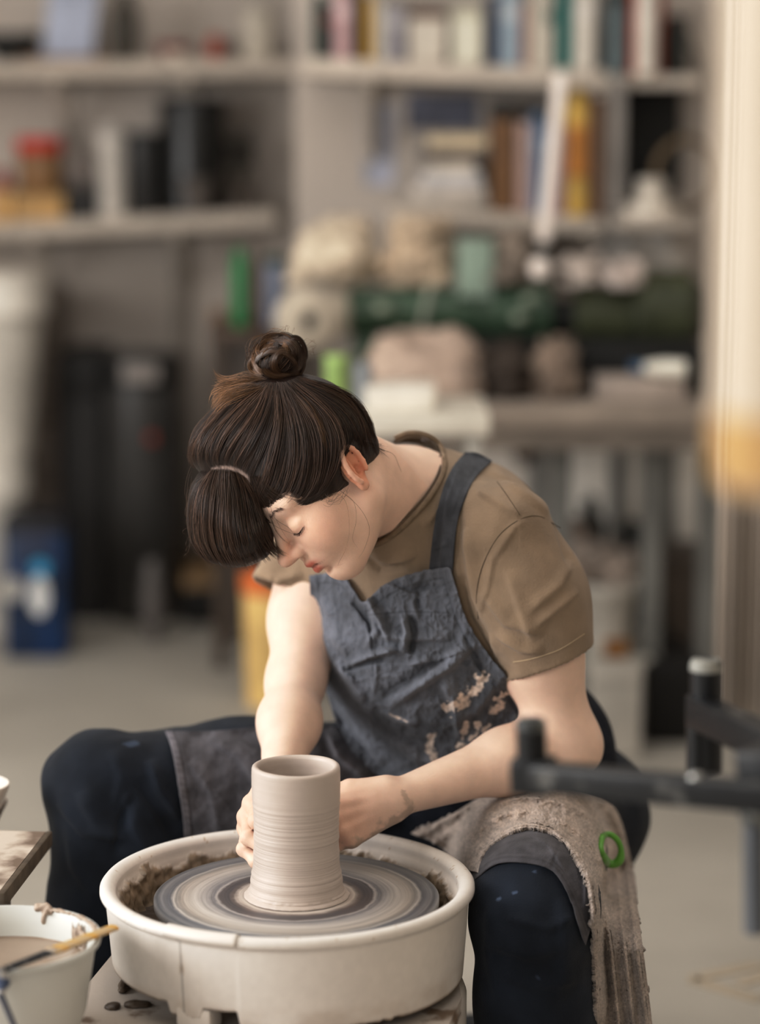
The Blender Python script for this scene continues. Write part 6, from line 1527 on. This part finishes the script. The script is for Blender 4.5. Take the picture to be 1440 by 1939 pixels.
# ================================================================== FOREGROUND, OUT OF FOCUS
# hanging roll of cream cloth, close to the lens
Yc = 1.55
p = at(1490, 940, Yc); xL = at(1362, 500, Yc)[0]; rr = p[0] - xL; zb = at(1440, 930, Yc)[2]
roll = thing('hanging_cloth_roll', 'cream cloth roll hanging from the ceiling at the right edge, out of focus', 'cloth roll', (p[0], Yc, zb))
MC = mat('cream_canvas', (214, 200, 182), rough=.9, var=.05, scale=3)
lathe_obj('cloth', [(0, 0), (rr * .80, 0), (rr * .93, .006), (rr, .02), (rr * .98, .10), (rr, .3), (rr, 2.9 - zb)], MC, roll, n=64)
lathe_obj('lit_edge_band', [(rr * .9, .004), (rr * 1.01, .012), (rr * 1.02, .045), (rr * 1.0, .05)], mat('warm_edge_tint', (206, 170, 118), rough=.9), roll, n=64)  # warm-lit lower edge of the roll, put in as a tan band
# black steel frame
M_FR = mat('scuffed_black_steel', (20, 22, 25), rough=.38, col2=(96, 95, 92), scale=28, lo=.28, hi=.38, det=8, spec=.5, bump=.15)
M_CAP = mat('clay_worn_cap', (150, 150, 144), rough=.5, col2=(60, 62, 62), scale=30, lo=.40, hi=.55)
f0 = at_z(1520, 2900, 0) if False else np.array([.60, 2.30, 0])
frm = thing('steel_frame', 'black scuffed steel stand frame with upright stubs in the right foreground', 'stand', tuple(f0))
def bar(name, a, b, w, h, m=M_FR, par=frm, bev=.004):
    a, b = Vector(a - f0), Vector(b - f0); d = b - a; return box_obj(name, tuple((a + b) / 2), (d.length, w, h), m, par, bev, d.to_track_quat('X', 'Z').to_matrix())
A0, A1 = at(978, 1466, 2.42), at(1500, 1514, 2.26)
bar('crossbar', A0, A1, .030, .028)
k = at(1008, 1470, 2.415); bar('collar', at(976, 1464, 2.42), at(1046, 1470, 2.405), .036, .036)
s0 = at(1008, 1450, 2.413); s1 = at(1006, 1372, 2.413); tube_obj('stub', [tuple(s0 - f0), tuple(s1 - f0)], .0150, M_FR, frm, 24)
lathe_obj('stub_cap', [(0, 0), (.0158, 0), (.0158, .006), (.013, .010), (0, .011)], M_CAP, frm, c=tuple(s1 - f0 - np.array([0, 0, .004])), n=24)
B0 = at(1332, 1345, 2.62); tube_obj('stub', [tuple(at(1338, 1460, 2.62) - f0), tuple(at(1338, 1262, 2.62) - f0)], .0175, M_FR, frm, 24)
lathe_obj('stub_cap', [(0, 0), (.0182, 0), (.0182, .007), (.015, .012), (0, .013)], M_CAP, frm, c=tuple(at(1338, 1262, 2.62) - f0 - np.array([0, 0, .004])), n=24)
tube_obj('stub', [tuple(at(1322, 1470, 2.615) - f0), tuple(at(1322, 1318, 2.615) - f0)], .0125, M_FR, frm, 20)
bar('crossbar', at(1322, 1345, 2.62), at(1520, 1440, 2.40), .032, .034)
bar('joint_plate', at(1440, 1470, 2.36), at(1530, 1475, 2.33), .10, .07)
lathe_obj('bolt', [(0, -.004), (.007, -.004), (.008, 0), (.006, .004), (0, .005)], mat('bright_bolt', (190, 190, 186), rough=.3, metal=.6), frm, c=tuple(at(1318, 1473, 2.31) - f0), n=16)
tube_obj('hanging_leg', [tuple(at(1428, 1530, 2.29) - f0), tuple(at(1430, 1765, 2.29) - f0)], .0105, mat('blue_grey_steel', (104, 108, 114), rough=.35, metal=.3), frm, 20)
lathe_obj('knob', [(0, -.014), (.012, -.012), (.015, 0), (.012, .012), (0, .014)], M_CAP, frm, c=tuple(at(1430, 1536, 2.28) - f0), n=20)
pe = at(1512, 1500, 2.28); tube_obj('post', [(pe[0] - f0[0], pe[1] - f0[1], pe[2]), (pe[0] - f0[0], pe[1] - f0[1], .02)], .016, M_FR, frm, 20); pf = at(1512, 1440, 2.45); tube_obj('post', [(pf[0] - f0[0] + .12, pf[1] - f0[1], pe[2] + .02), (pf[0] - f0[0] + .12, pf[1] - f0[1], .02)], .016, M_FR, frm, 20)
bar('base_bar', np.array([pe[0] - .05, pe[1], .02]), np.array([pf[0] + .18, pf[1], .02]), .04, .03)
# stool she sits on
stl = thing('stool', 'round black padded stool under her, mostly hidden by her hips', 'stool', (.205, 3.56, 0)); 
lathe_obj('seat_pad', [(0, .30), (.125, .30), (.138, .305), (.142, .32), (.138, .338), (.12, .345), (0, .347)], mcol((24, 24, 25)), stl, n=48)
lathe_obj('column', [(0, .05), (.03, .05), (.028, .302), (0, .302)], mcol((70, 70, 72)), stl, n=24)
for k in range(5):
    a = 2 * math.pi * k / 5 + .3; tube_obj('foot', [(0, 0, .06), (.21 * math.cos(a), .21 * math.sin(a), .018)], [.018, .014], mcol((40, 40, 42)), stl, 12)
# ================================================================== LIGHT
w = bpy.data.worlds.new('world'); SC.world = w; w.use_nodes = True; bg = w.node_tree.nodes['Background']; bg.inputs[0].default_value = (.86, .92, 1, 1); bg.inputs[1].default_value = 1.0
def area(name, loc, tgt, sx, sy, e, col):
    l = bpy.data.lights.new(name, 'AREA'); l.shape = 'RECTANGLE'; l.energy = e; l.size = sx; l.size_y = sy; l.color = col; o = bpy.data.objects.new(name, l); COL.objects.link(o)
    o.location = loc; o.rotation_euler = (Vector(tgt) - Vector(loc)).to_track_quat('-Z', 'Y').to_euler(); return o
area('window_light', (-3.55, 2.1, 1.75), (0, 3.4, .9), 3.2, 1.8, 165, (1, .982, .97))
area('overhead_fill_light', (-.3, 4.6, 2.84), (-.3, 4.9, 0), 3.2, 3.6, 62, (1, .985, .975))  # added fill under the closed ceiling, brightens floor and shelves
area('front_fill_light', (-1.2, -1.1, 1.9), (0, 4, .8), 2.4, 1.4, 30, (1, .985, .975))  # added fill from behind the camera; the front wall is solid
area('warm_fill_light', (1.55, 1.2, 2.5), (.75, 1.75, 1.6), .5, .5, 7, (1, .78, .50))  # warm light added for the cloth roll; no fixture hangs there
SC.view_settings.view_transform = 'Standard'; SC.view_settings.look = 'None'; SC.view_settings.exposure = 0
vs = SC.view_settings; vs.use_curve_mapping = True; cm = vs.curve_mapping; c4 = cm.curves[3]; c4.points.new(.22, .185); c4.points.new(.70, .735); cm.update(); SC.view_settings.gamma = 1
SC.cycles.use_denoising = True; SC.cycles.max_bounces = 6
